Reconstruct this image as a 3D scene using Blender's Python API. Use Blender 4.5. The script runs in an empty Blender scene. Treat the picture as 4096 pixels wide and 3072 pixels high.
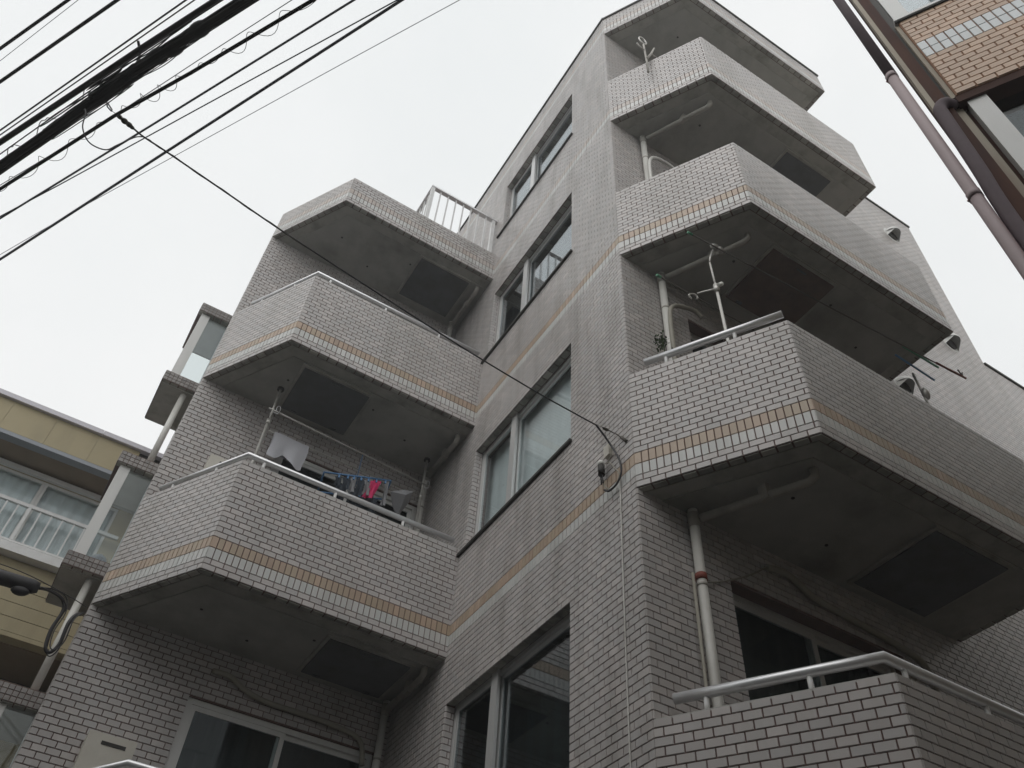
import bpy, math, random
from mathutils import Vector, Matrix
random.seed(7)
scene = bpy.context.scene
col = scene.collection

# ------------------------------------------------------------------ camera
CAM = Vector((-2.6809, -3.2084, 1.5192))
YAW, PITCH, ROLL = -0.4909, 0.8413, 0.0815
F_PX = 3414.35                       # focal length in pixels of a 4096 px wide picture
cyaw, syaw, cp, sp = math.cos(YAW), math.sin(YAW), math.cos(PITCH), math.sin(PITCH)
fw = Vector((-syaw * cp, cyaw * cp, sp)); rt0 = Vector((cyaw, syaw, 0)); up0 = rt0.cross(fw)
rt = math.cos(ROLL) * rt0 + math.sin(ROLL) * up0
upv = -math.sin(ROLL) * rt0 + math.cos(ROLL) * up0
cam_data = bpy.data.cameras.new('camera')
cam = bpy.data.objects.new('camera', cam_data); col.objects.link(cam)
M3 = Matrix((rt, upv, -fw)).transposed()
cam.matrix_world = Matrix.Translation(CAM) @ M3.to_4x4()
cam_data.sensor_fit = 'HORIZONTAL'; cam_data.sensor_width = 36.0
cam_data.lens = F_PX / 4096 * 36.0
cam_data.clip_start = 0.05; cam_data.clip_end = 3000
scene.camera = cam

def px(p):
    q = Vector(p) - CAM
    d = q.dot(fw)
    if d <= 0.01: return None
    return 2048 + F_PX * q.dot(rt) / d, 1536 - F_PX * q.dot(upv) / d

# ------------------------------------------------------------------ sky and light (overcast)
SUN_DIR = Vector((-0.62, -0.42, 0.92)).normalized()      # towards the sun, veiled by cloud
world = bpy.data.worlds.new('World'); scene.world = world; world.use_nodes = True
wn, wl = world.node_tree.nodes, world.node_tree.links
for n in list(wn): wn.remove(n)
sky = wn.new('ShaderNodeTexSky'); sky.sky_type = 'NISHITA'; sky.sun_disc = False
sky.sun_elevation = math.asin(SUN_DIR.z); sky.sun_rotation = math.atan2(SUN_DIR.x, SUN_DIR.y)
sky.dust_density = 4.0; sky.air_density = 1.0
hsv = wn.new('ShaderNodeHueSaturation'); hsv.inputs['Saturation'].default_value = 0.18
wl.new(sky.outputs[0], hsv.inputs['Color'])
mx = wn.new('ShaderNodeMix'); mx.data_type = 'RGBA'; mx.inputs[0].default_value = 0.86
wl.new(hsv.outputs[0], mx.inputs[6])
wtc = wn.new('ShaderNodeTexCoord'); wno = wn.new('ShaderNodeTexNoise'); wno.inputs['Scale'].default_value = 1.6; wno.inputs['Detail'].default_value = 5
wl.new(wtc.outputs['Generated'], wno.inputs['Vector'])
wmr = wn.new('ShaderNodeMapRange'); wmr.inputs['From Min'].default_value = .3; wmr.inputs['From Max'].default_value = .7; wl.new(wno.outputs['Fac'], wmr.inputs['Value'])
wcm = wn.new('ShaderNodeMix'); wcm.data_type = 'RGBA'; wl.new(wmr.outputs[0], wcm.inputs[0])
wcm.inputs[6].default_value = (9.8, 10.1, 10.15, 1); wcm.inputs[7].default_value = (11.4, 11.4, 11.35, 1)     # cloud deck, thin and thick patches
wl.new(wcm.outputs[2], mx.inputs[7])
bg = wn.new('ShaderNodeBackground'); bg.inputs[1].default_value = 0.1
wl.new(mx.outputs[2], bg.inputs[0])
wo = wn.new('ShaderNodeOutputWorld'); wl.new(bg.outputs[0], wo.inputs[0])
sun_data = bpy.data.lights.new('sun', 'SUN'); sun_data.energy = 0.75; sun_data.angle = math.radians(70)
sun_data.color = (1.0, 0.985, 0.96)
sun = bpy.data.objects.new('sun', sun_data); col.objects.link(sun)
sun.rotation_euler = SUN_DIR.to_track_quat('Z', 'Y').to_euler(); sun.location = (-6, -6, 20)
scene.view_settings.view_transform = 'Standard'; scene.view_settings.look = 'None'
scene.view_settings.exposure = 0.0; scene.view_settings.gamma = 1.0
scene.view_settings.use_curve_mapping = False
try: scene.cycles.filter_width = 1.5
except Exception: pass

# ------------------------------------------------------------------ materials
def mat(name, base, rough=0.6, metal=0.0, var=0.0, nscale=3.0, dirt=None, dirt_amt=0.0, dirt_scale=1.2,
        bump=0.0, bscale=60.0, spec=0.5, island=0.0, alt=None, streak=False, dirt_lo=0.45, dirt_hi=0.75):
    m = bpy.data.materials.new(name); m.use_nodes = True
    nt = m.node_tree; N, L = nt.nodes, nt.links
    b = N['Principled BSDF']
    b.inputs['Roughness'].default_value = rough; b.inputs['Metallic'].default_value = metal
    b.inputs['Specular IOR Level'].default_value = spec
    tc = N.new('ShaderNodeNewGeometry')
    cur = N.new('ShaderNodeRGB'); cur.outputs[0].default_value = (*base, 1); out = cur.outputs[0]
    def mul(out, fac_socket, lo, hi):
        mr = N.new('ShaderNodeMapRange'); mr.inputs['To Min'].default_value = lo; mr.inputs['To Max'].default_value = hi
        L.new(fac_socket, mr.inputs['Value'])
        v = N.new('ShaderNodeVectorMath'); v.operation = 'SCALE'
        L.new(out, v.inputs[0]); L.new(mr.outputs[0], v.inputs['Scale'])
        return v.outputs[0]
    if island:
        oi = N.new('ShaderNodeObjectInfo')
        ad = N.new('ShaderNodeMath'); ad.operation = 'ADD'
        L.new(tc.outputs['Random Per Island'], ad.inputs[0]); L.new(oi.outputs['Random'], ad.inputs[1])
        fr = N.new('ShaderNodeMath'); fr.operation = 'FRACT'; L.new(ad.outputs[0], fr.inputs[0])
        out = mul(out, fr.outputs[0], 1 - island, 1 + island)
        if alt is not None:
            m7 = N.new('ShaderNodeMath'); m7.operation = 'MULTIPLY'; m7.inputs[1].default_value = 7.31; L.new(fr.outputs[0], m7.inputs[0])
            f7 = N.new('ShaderNodeMath'); f7.operation = 'FRACT'; L.new(m7.outputs[0], f7.inputs[0])
            am = N.new('ShaderNodeMix'); am.data_type = 'RGBA'; L.new(f7.outputs[0], am.inputs[0]); L.new(out, am.inputs[6]); am.inputs[7].default_value = (*alt, 1)
            out = am.outputs[2]
    if var:
        no = N.new('ShaderNodeTexNoise'); no.inputs['Scale'].default_value = nscale; no.inputs['Detail'].default_value = 6
        L.new(tc.outputs['Position'], no.inputs['Vector'])
        out = mul(out, no.outputs['Fac'], 1 - var, 1 + var)
    if dirt is not None:
        no = N.new('ShaderNodeTexNoise'); no.inputs['Scale'].default_value = dirt_scale; no.inputs['Detail'].default_value = 8
        no.inputs['Roughness'].default_value = 0.62
        if streak:
            mp = N.new('ShaderNodeMapping'); mp.inputs['Scale'].default_value = (1, 1, 0.16)
            L.new(tc.outputs['Position'], mp.inputs['Vector']); L.new(mp.outputs[0], no.inputs['Vector'])
        else:
            L.new(tc.outputs['Position'], no.inputs['Vector'])
        mr = N.new('ShaderNodeMapRange'); mr.inputs['From Min'].default_value = dirt_lo; mr.inputs['From Max'].default_value = dirt_hi
        mr.inputs['To Max'].default_value = dirt_amt
        L.new(no.outputs['Fac'], mr.inputs['Value'])
        mix = N.new('ShaderNodeMix'); mix.data_type = 'RGBA'
        L.new(mr.outputs[0], mix.inputs[0]); L.new(out, mix.inputs[6]); mix.inputs[7].default_value = (*dirt, 1)
        out = mix.outputs[2]
    L.new(out, b.inputs['Base Color'])
    if bump:
        nb = N.new('ShaderNodeTexNoise'); nb.inputs['Scale'].default_value = bscale; nb.inputs['Detail'].default_value = 4
        L.new(tc.outputs['Position'], nb.inputs['Vector'])
        bn = N.new('ShaderNodeBump'); bn.inputs['Strength'].default_value = bump; bn.inputs['Distance'].default_value = 0.01
        L.new(nb.outputs['Fac'], bn.inputs['Height']); L.new(bn.outputs[0], b.inputs['Normal'])
    return m

def glass(name, tint, ior):
    m = bpy.data.materials.new(name); m.use_nodes = True
    N, L = m.node_tree.nodes, m.node_tree.links
    for n in list(N): N.remove(n)
    o = N.new('ShaderNodeOutputMaterial'); t = N.new('ShaderNodeBsdfTransparent'); t.inputs[0].default_value = (*tint, 1)
    g = N.new('ShaderNodeBsdfGlossy'); g.inputs['Roughness'].default_value = 0.03; g.inputs[0].default_value = (.92, .95, .97, 1)
    f = N.new('ShaderNodeFresnel')
    ge = N.new('ShaderNodeNewGeometry'); mr = N.new('ShaderNodeMapRange')      # same reflectance from both sides of the pane
    mr.inputs['To Min'].default_value = ior; mr.inputs['To Max'].default_value = 1/ior
    L.new(ge.outputs['Backfacing'], mr.inputs['Value']); L.new(mr.outputs[0], f.inputs[0])
    x = N.new('ShaderNodeMixShader'); L.new(f.outputs[0], x.inputs[0]); L.new(t.outputs[0], x.inputs[1]); L.new(g.outputs[0], x.inputs[2])
    L.new(x.outputs[0], o.inputs[0]); return m

M = {}
M['tile'] = mat('glazed_grey_tile', (.515, .478, .458), .36, island=.12, alt=(.475, .455, .445), var=.07, nscale=1.3, dirt=(.25, .235, .205), dirt_amt=.55, dirt_scale=2.4, streak=True, spec=.45, dirt_lo=.48, dirt_hi=.80)
M['stair_tile'] = mat('rain_streaked_grey_tile', (.515, .478, .458), .36, island=.12, alt=(.475, .455, .445), var=.07, nscale=1.3, dirt=(.22, .20, .175), dirt_amt=.52, dirt_scale=5.0, streak=True, spec=.45, dirt_lo=.46, dirt_hi=.72)
M['white_tile'] = mat('pale_band_tile', (.60, .59, .57), .36, island=.06, alt=(.56, .57, .55), dirt=(.29, .27, .24), dirt_amt=.45, dirt_scale=2.4, streak=True)
M['beige_tile'] = mat('beige_band_tile', (.475, .35, .262), .4, island=.13, alt=(.43, .345, .25), dirt=(.28, .2, .15), dirt_amt=.35, dirt_scale=2)
M['faded_tile'] = mat('faded_band_tile', (.50, .425, .375), .4, island=.10, alt=(.50, .46, .43), dirt=(.27, .24, .2), dirt_amt=.35, dirt_scale=2)
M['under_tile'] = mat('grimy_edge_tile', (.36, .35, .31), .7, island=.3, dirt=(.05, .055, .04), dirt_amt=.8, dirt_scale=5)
M['mortar'] = mat('brown_mortar', (.15, .098, .085), .9, var=.25, nscale=9)
M['concrete'] = mat('painted_soffit', (.40, .395, .365), .85, var=.16, nscale=5, dirt=(.13, .125, .10), dirt_amt=.65, dirt_scale=1.7, bump=.25, bscale=90)
M['soffit_edge'] = mat('soffit_border', (.40, .39, .355), .85, var=.2, nscale=7, dirt=(.12, .125, .09), dirt_amt=.6, dirt_scale=5)
M['cap'] = mat('coping_mortar', (.42, .41, .39), .8, var=.15)
M['alu'] = mat('aluminium_rail', (.74, .74, .75), .32, metal=.55, var=.06, nscale=14)
M['frame'] = mat('window_frame', (.62, .62, .61), .42, metal=.35, var=.05)
M['whiteframe'] = mat('white_frame', (.70, .70, .68), .45, dirt=(.4, .39, .36), dirt_amt=.3, dirt_scale=5, streak=True)
M['pipe'] = mat('pvc_pipe', (.66, .65, .61), .42, dirt=(.34, .31, .25), dirt_amt=.4, dirt_scale=4)
M['oldpipe'] = mat('grimy_pipe', (.40, .38, .34), .6, dirt=(.15, .14, .12), dirt_amt=.6, dirt_scale=6)
M['red'] = mat('rusty_band', (.23, .055, .035), .7, var=.3, nscale=30)
M['hatch'] = mat('hatch_steel', (.115, .12, .125), .6, var=.25, nscale=9, dirt=(.06, .05, .04), dirt_amt=.6, dirt_scale=4)
M['rusthatch'] = mat('rusty_hatch', (.15, .098, .078), .8, var=.3, nscale=12, dirt=(.07, .045, .035), dirt_amt=.6, dirt_scale=5)
M['dark'] = mat('dark_metal', (.045, .042, .038), .6, spec=.25, var=.2)
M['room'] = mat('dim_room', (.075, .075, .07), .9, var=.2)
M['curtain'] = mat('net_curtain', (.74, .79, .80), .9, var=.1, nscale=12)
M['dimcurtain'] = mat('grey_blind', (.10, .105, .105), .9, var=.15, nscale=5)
M['glass'] = glass('window_glass', (.80, .85, .86), 1.25)
M['mirrorglass'] = glass('stair_window_glass', (.70, .76, .78), 2.3)
M['clearglass'] = glass('clear_glass', (.93, .95, .95), 1.4)
M['frost'] = glass('bay_glass', (.75, .82, .83), 1.5)
M['cable'] = mat('black_cable', (.03, .028, .03), .6, var=.2, nscale=30)
M['thincable'] = mat('grey_cable', (.13, .135, .16), .6)
M['brasscable'] = mat('brown_fitting', (.085, .075, .06), .7, var=.3, nscale=40)
M['cream'] = mat('cream_box', (.60, .57, .50), .5, dirt=(.4, .36, .3), dirt_amt=.3, dirt_scale=6)
M['hose'] = mat('hose_cover', (.33, .31, .26), .7, var=.2, nscale=10)
M['steel'] = mat('pole_steel', (.55, .54, .51), .4, metal=.5, dirt=(.25, .2, .14), dirt_amt=.5, dirt_scale=9)
M['towel'] = mat('towel_cloth', (.62, .62, .66), .95, bump=.3, bscale=200)
M['pink'] = mat('pink_cloth', (.62, .035, .14), .9)
M['navy'] = mat('dark_cloth', (.035, .045, .06), .95, var=.3, nscale=20)
M['greycloth'] = mat('grey_cloth', (.24, .24, .25), .9, var=.15)
M['blue'] = mat('blue_plastic', (.10, .24, .46), .45)
M['green'] = mat('green_cap', (.09, .33, .19), .5)
M['leaf'] = mat('weed_leaf', (.04, .07, .022), .7, island=.4)
M['whiteplastic'] = mat('white_plastic', (.74, .73, .68), .45)
M['mustard'] = mat('mustard_siding', (.40, .338, .205), .65, var=.10, nscale=4, dirt=(.24, .205, .13), dirt_amt=.55, dirt_scale=2.5, streak=True, bump=.12, bscale=160)
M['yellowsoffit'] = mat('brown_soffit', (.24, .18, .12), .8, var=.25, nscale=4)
M['lavender'] = mat('pale_roof_trim', (.62, .60, .64), .45, var=.05)
M['greytrim'] = mat('grey_trim', (.28, .30, .33), .5, var=.08)
M['whiterail'] = mat('white_rail', (.76, .76, .75), .4, dirt=(.5, .48, .44), dirt_amt=.3, dirt_scale=9)
M['orangetile'] = mat('orange_tile', (.54, .365, .245), .45, island=.12, dirt=(.3, .2, .12), dirt_amt=.3, dirt_scale=3)
M['bluetile'] = mat('pale_blue_tile', (.60, .63, .64), .3, island=.06)
M['orangemortar'] = mat('red_mortar', (.30, .165, .105), .9)
M['brownpaint'] = mat('dark_brown_paint', (.075, .04, .033), .75, spec=.12, dirt=(.16, .07, .04), dirt_amt=.5, dirt_scale=8, streak=True)
M['mauvepipe'] = mat('mauve_downpipe', (.29, .22, .225), .5, dirt=(.12, .08, .07), dirt_amt=.4, dirt_scale=6, streak=True)
M['purplepipe'] = mat('dark_purple_pipe', (.13, .10, .11), .7, spec=.25, var=.15, nscale=20)
M['sandstrip'] = mat('sand_corner_trim', (.44, .39, .31), .7, dirt=(.2, .12, .08), dirt_amt=.5, dirt_scale=8, streak=True)
M['asphalt'] = mat('asphalt', (.05, .05, .052), .9, var=.25, nscale=25, bump=.4, bscale=200)
M['render'] = mat('grey_render', (.34, .33, .31), .9, var=.12, nscale=2, dirt=(.2, .19, .17), dirt_amt=.4, streak=True)

# ------------------------------------------------------------------ mesh helpers
WLOC = {}
def reg(o, w): WLOC[o] = Vector(w); return o
def tag(o, label, cat, group=None):
    o['label'] = label; o['category'] = cat
    if group: o['group'] = group
    return o
def thing(name, loc, label, cat, group=None):
    o = bpy.data.objects.new(name, None); col.objects.link(o); o.location = loc; o.empty_display_size = .3
    reg(o, loc); return tag(o, label, cat, group)
def link(o, w, parent):
    col.objects.link(o)
    if parent is not None:
        o.parent = parent; o.location = Vector(w) - WLOC[parent]
    else: o.location = w
    reg(o, w); return o

class MB:
    def __init__(s): s.v = []; s.f = []; s.mi = []
    def poly(s, pts, m=0):
        i = len(s.v); s.v += [tuple(p) for p in pts]; s.f.append(tuple(range(i, i + len(pts)))); s.mi.append(m)
    def box(s, a, b, m=0):
        x0, y0, z0 = a; x1, y1, z1 = b
        i = len(s.v)
        s.v += [(x0,y0,z0),(x1,y0,z0),(x1,y1,z0),(x0,y1,z0),(x0,y0,z1),(x1,y0,z1),(x1,y1,z1),(x0,y1,z1)]
        for f in ((0,3,2,1),(4,5,6,7),(0,1,5,4),(1,2,6,5),(2,3,7,6),(3,0,4,7)):
            s.f.append(tuple(i + k for k in f)); s.mi.append(m)
        return s
    def obox(s, o, u, v, n, a, b, c, m=0):       # oriented box from corner o
        o, u, v, n = Vector(o), Vector(u) * a, Vector(v) * b, Vector(n) * c
        i = len(s.v)
        for k in (0, 1):
            q = o + n * k
            s.v += [tuple(q), tuple(q + u), tuple(q + u + v), tuple(q + v)]
        for f in ((0,3,2,1),(4,5,6,7),(0,1,5,4),(1,2,6,5),(2,3,7,6),(3,0,4,7)):
            s.f.append(tuple(i + k for k in f)); s.mi.append(m)
        return s
    def prism(s, poly, z0, z1, m=0):
        n = len(poly); i = len(s.v)
        s.v += [(x, y, z0) for x, y in poly] + [(x, y, z1) for x, y in poly]
        s.f.append(tuple(i + k for k in reversed(range(n)))); s.f.append(tuple(i + n + k for k in range(n))); s.mi += [m, m]
        for k in range(n):
            k2 = (k + 1) % n; s.f.append((i + k, i + k2, i + n + k2, i + n + k)); s.mi.append(m)
        return s
    def tube(s, pts, r, seg=10, m=0, cap=True, rs=None, flat=1.0):
        pts = [Vector(p) for p in pts]; n = len(pts); i = len(s.v)
        prev = None
        for k, p in enumerate(pts):
            if k == 0: t = pts[1] - p
            elif k == n - 1: t = p - pts[k - 1]
            else: t = (pts[k + 1] - p).normalized() + (p - pts[k - 1]).normalized()
            t.normalize()
            if prev is None:
                a = Vector((0, 0, 1)) if abs(t.z) < .9 else Vector((1, 0, 0))
                x = t.cross(a).normalized()
            else: x = (prev - t * prev.dot(t)).normalized()
            prev = x; y = t.cross(x)
            rr = rs[k] if rs else r
            for j in range(seg):
                an = 2 * math.pi * j / seg
                s.v.append(tuple(p + x * (rr * math.cos(an)) + y * (rr * flat * math.sin(an))))
        for k in range(n - 1):
            for j in range(seg):
                j2 = (j + 1) % seg
                s.f.append((i + k*seg + j, i + k*seg + j2, i + (k+1)*seg + j2, i + (k+1)*seg + j)); s.mi.append(m)
        if cap:
            s.f.append(tuple(i + j for j in reversed(range(seg)))); s.f.append(tuple(i + (n-1)*seg + j for j in range(seg))); s.mi += [m, m]
        return s
    def build(s, name, mats, parent=None, smooth=False, label=None, kind=None):
        if not isinstance(mats, (list, tuple)): mats = [mats]
        xs = [p[0] for p in s.v]; ys = [p[1] for p in s.v]; zs = [p[2] for p in s.v]
        c = Vector(((min(xs)+max(xs))/2, (min(ys)+max(ys))/2, (min(zs)+max(zs))/2 if parent else min(zs)))
        me = bpy.data.meshes.new(name)
        me.from_pydata([(p[0]-c.x, p[1]-c.y, p[2]-c.z) for p in s.v], [], s.f)
        for m in mats: me.materials.append(M[m])
        if len(mats) > 1: me.polygons.foreach_set('material_index', s.mi)
        if smooth:
            me.polygons.foreach_set('use_smooth', [len(f) == 4 for f in s.f])
        me.update()
        o = bpy.data.objects.new(name, me); link(o, c, parent)
        if label: o['label'] = label
        if kind: o['kind'] = kind
        return o

def smooth_path(pts, n=6):
    pts = [Vector(p) for p in pts]; out = []
    P = [pts[0]*2 - pts[1]] + pts + [pts[-1]*2 - pts[-2]]
    for k in range(1, len(P) - 2):
        a, b, c, d = P[k-1], P[k], P[k+1], P[k+2]
        for j in range(n):
            t = j / n
            out.append(.5*((2*b) + (c-a)*t + (2*a-5*b+4*c-d)*t*t + (3*b-a-3*c+d)*t**3))
    out.append(pts[-1]); return out

def slab_wall(mb, o, u, v, n, W, H, T, holes=(), m=0):
    """solid sheet in the plane (o,u,v), thickness T behind it, with rectangular holes (u0,u1,v0,v1)"""
    o, u, v, n = Vector(o), Vector(u), Vector(v), Vector(n)
    us = sorted({0, W} | {q for h in holes for q in h[:2]}); vs = sorted({0, H} | {q for h in holes for q in h[2:]})
    us = [q for q in us if 0 <= q <= W]; vs = [q for q in vs if 0 <= q <= H]
    def solid(i, j):
        if i < 0 or j < 0 or i >= len(us)-1 or j >= len(vs)-1: return False
        a, b = (us[i]+us[i+1])/2, (vs[j]+vs[j+1])/2
        return not any(h[0] < a < h[1] and h[2] < b < h[3] for h in holes)
    P = lambda a, b, k: o + u*a + v*b - n*(T*k)
    for i in range(len(us)-1):
        for j in range(len(vs)-1):
            if not solid(i, j): continue
            a0, a1, b0, b1 = us[i], us[i+1], vs[j], vs[j+1]
            mb.poly([P(a0,b0,0), P(a1,b0,0), P(a1,b1,0), P(a0,b1,0)], m)
            mb.poly([P(a0,b0,1), P(a0,b1,1), P(a1,b1,1), P(a1,b0,1)], m)
            if not solid(i-1, j): mb.poly([P(a0,b0,1), P(a0,b0,0), P(a0,b1,0), P(a0,b1,1)], m)
            if not solid(i+1, j): mb.poly([P(a1,b0,0), P(a1,b0,1), P(a1,b1,1), P(a1,b1,0)], m)
            if not solid(i, j-1): mb.poly([P(a0,b0,0), P(a0,b0,1), P(a1,b0,1), P(a1,b0,0)], m)
            if not solid(i, j+1): mb.poly([P(a0,b1,1), P(a0,b1,0), P(a1,b1,0), P(a1,b1,1)], m)
    return mb

# ------------------------------------------------------------------ dimensions of the apartment building
ZB = lambda k: 5.2 + 2.7*(k-2)           # underside of balcony level k
K0 = (0.0, 0.0); PR = (0.5924, -1.0145); ERX = 3.027; YRF = -1.0145
YL = 3.543; YLF = 2.5526; PL = (-2.0788, YLF); KL = (-2.649, YL)
ROOF = 13.86
UP = Vector((0, 0, 1))

# ------------------------------------------------------------------ tiles: collected first, the 300 largest in view become objects
TILES = []        # (corner, u, v, n, w, h, mat, owner)
JT = 0.0062       # joint width
def rows(z0, z1, bands=True, step=.05):
    out = []
    k = math.floor((z0 - ZB(2)) / 2.7) - 1
    while True:
        base = 5.2 + 2.7*k
        if base > z1: break
        seq = []
        if bands:
            seq = [(0,.05,'r0'),(.05,.10,'r1'),(.10,.20,'white'),(.20,.30,'beige')]
            z = .30; i = 0
        else: z = 0.0; i = 0
        while z < 2.7 - 1e-6:
            seq.append((z, z+.05, 'r%d' % (i % 2))); z += .05; i += 1
        for a, b, t in seq:
            lo, hi = max(base+a, z0), min(base+b, z1)
            if hi - lo > .018: out.append((lo, hi, t))
        k += 1
    return out
def tile_face(o, n, W, z0, z1, owner, holes=(), bands=True, square=False, mats=('tile','white_tile','beige_tile')):
    """o = lower left corner (x,y) seen from outside, n = outward normal (x,y)"""
    n = Vector((n[0], n[1], 0)).normalized(); u = UP.cross(n)
    ox, oy = o
    for lo, hi, t in rows(z0, z1, bands):
        zc = (lo+hi)/2
        iv = [(0, W)]
        for h in holes:
            if h[2] < zc < h[3]:
                nx = []
                for a, b in iv:
                    if h[1] <= a or h[0] >= b: nx.append((a, b)); continue
                    if h[0] > a: nx.append((a, h[0]))
                    if h[1] < b: nx.append((h[1], b))
                iv = nx
        p = .05 if (t in ('white', 'beige') or square) else .1
        ph = 0 if (t in ('r0','white','beige') or square) else .05
        mt = mats[1] if t == 'white' else (mats[2] if lo < 9.0 else 'faded_tile') if t == 'beige' else mats[0]
        for a, b in iv:
            i = math.floor((a - ph)/p)
            while ph + i*p < b - 1e-6:
                s0, s1 = ph + i*p, ph + (i+1)*p; i += 1
                l = a if s0 <= a + 1e-6 else s0 + JT/2
                r = b if s1 >= b - 1e-6 else s1 - JT/2
                if r - l < .008: continue
                TILES.append((Vector((ox, oy, lo + JT/2)) + u*l, u, UP, n, r-l, hi-lo-JT, mt, owner))
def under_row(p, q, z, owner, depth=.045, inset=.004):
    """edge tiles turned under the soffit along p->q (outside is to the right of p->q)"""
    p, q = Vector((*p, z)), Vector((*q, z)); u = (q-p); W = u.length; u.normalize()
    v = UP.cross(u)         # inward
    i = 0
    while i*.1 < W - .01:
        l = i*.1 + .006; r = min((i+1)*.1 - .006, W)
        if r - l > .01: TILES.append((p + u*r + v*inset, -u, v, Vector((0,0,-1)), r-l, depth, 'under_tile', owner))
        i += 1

def tile_geo(w, h, jitter=0.0, d=.006, bev=.0014):
    j = lambda: random.uniform(-jitter, jitter)
    f0 = [(bev,bev,d+j()),(w-bev,bev,d+j()),(w-bev,h-bev,d+j()),(bev,h-bev,d+j())]
    b0 = [(0,0,0),(w,0,0),(w,h,0),(0,h,0)]
    return b0 + f0, [(4,5,6,7),(0,1,5,4),(1,2,6,5),(2,3,7,6),(3,0,4,7)]

# ================================================================== the setting: ground
g = MB(); g.poly([(-400,-400,0),(400,-400,0),(400,400,0),(-400,400,0)])
o = g.build('ground', 'asphalt'); o['kind'] = 'structure'

# ================================================================== the apartment building
B = thing('apartment_building', (1.5, 3.0, 0), 'tall apartment building in pale grey tiles with stepped balconies and beige bands', 'building')

# --- stair wall (x = 0, faces left): windows
WY0, WY1 = .75, 2.45
SW = [(3.53, 4.767), (6.23, 7.465), (8.93, 10.15), (11.60, 12.845)]
YB = 6.5
mb = MB()
# seen from outside u runs -y, origin at y = YB
sw_holes = [(YB-WY1, YB-WY0, a, b) for a, b in SW]
slab_wall(mb, (0, YB, 0), (0,-1,0), UP, (-1,0,0), YB, ROOF, .16, sw_holes)
stair_wall = mb.build('wall', 'mortar', B)
tile_face((0, YB), (-1, 0), YB, 2.3, ROOF-.02, B, sw_holes, mats=('stair_tile','white_tile','beige_tile'))
# --- rear wall of the right balconies (y = 0)
RW0, RW1 = .70, 2.25
rw = [(RW0-.16, RW1-.16, ZB(k)+.25, ZB(k)+2.28) for k in (1,2,3,4)]
mb = MB(); slab_wall(mb, (.16, 0, 0), (1,0,0), UP, (0,-1,0), 5.89, ROOF, .16, rw); wall_r = mb.build('wall', 'mortar', B)
tile_face((0, 0), (0, -1), 6.05, 2.3, ROOF-.02, B, [(RW0, RW1, ZB(k)+.25, ZB(k)+2.28) for k in (1,2,3,4)], bands=False)
mb = MB(); slab_wall(mb, (6.052, 0, 0), (1,0,0), UP, (0,-1,0), 5, 10.44, .16); mb.build('wall', 'mortar', B)
tile_face((6.052, 0), (0, -1), 5, 6.0, 10.42, B, bands=False)
# right end wall of the upper block
mb = MB(); slab_wall(mb, (6.05, .16, 0), (0,1,0), UP, (1,0,0), YB-.16, ROOF, .16); mb.build('wall', 'mortar', B)
# --- rear wall of the left balconies (y = YL) and the left side wall
LW0, LW1 = KL[0]+.95, KL[0]+2.55
lw = [(LW0-KL[0], LW1-KL[0], ZB(k)+.25, ZB(k)+2.24) for k in (1,2,3)]
mb = MB(); slab_wall(mb, (KL[0], YL, 0), (1,0,0), UP, (0,-1,0), -KL[0], ZB(4), .16, lw); mb.build('wall', 'mortar', B)
tile_face(KL, (0, -1), -KL[0], 2.3, ZB(4), B, lw, bands=False)
mb = MB(); slab_wall(mb, (KL[0], 11, 0), (0,-1,0), UP, (-1,0,0), 11-YL-.16, 10.9, .16); mb.build('wall', 'mortar', B)
tile_face((KL[0], 9), (-1, 0), 9-YL, 2.3, 10.9, B, bands=False)
# --- roofs and terrace floor
mb = MB(); mb.box((.16,.16,ROOF-.35),(5.89,YB,ROOF-.15)); mb.build('roof', 'concrete', B)
mb = MB(); mb.box((KL[0]+.16, YL+.16, 10.6),(-.002, 11, 10.85)); mb.build('terrace_floor', 'concrete', B)
mb = MB(); mb.box((6.052,.16,10.1),(11.05,YB,10.3)); mb.build('roof', 'concrete', B)
# metal copings
mb = MB(); mb.box((-.022,-.012,ROOF),(.18,YB,ROOF+.035)); mb.build('coping', 'dark', B)
mb = MB(); mb.box((3.03,-.022,ROOF),(6.07,.18,ROOF+.035)); mb.build('coping', 'dark', B)
mb = MB(); mb.box((6.072,-.022,10.44),(11.05,.18,10.475)); mb.build('coping', 'dark', B)

# --- balconies
def inset_line(pts, d):
    """offset an open polyline to its left side by d (inwards for our ordering)"""
    pts = [Vector((p[0], p[1])) for p in pts]; out = []
    for i, p in enumerate(pts):
        ns = []
        if i > 0: t = (p - pts[i-1]).normalized(); ns.append(Vector((-t.y, t.x)))
        if i < len(pts)-1: t = (pts[i+1] - p).normalized(); ns.append(Vector((-t.y, t.x)))
        if len(ns) == 1: out.append(p + ns[0]*d)
        else:
            b = (ns[0] + ns[1]).normalized(); out.append(p + b*(d / b.dot(ns[0])))
    return [(q.x, q.y) for q in out]

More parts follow.
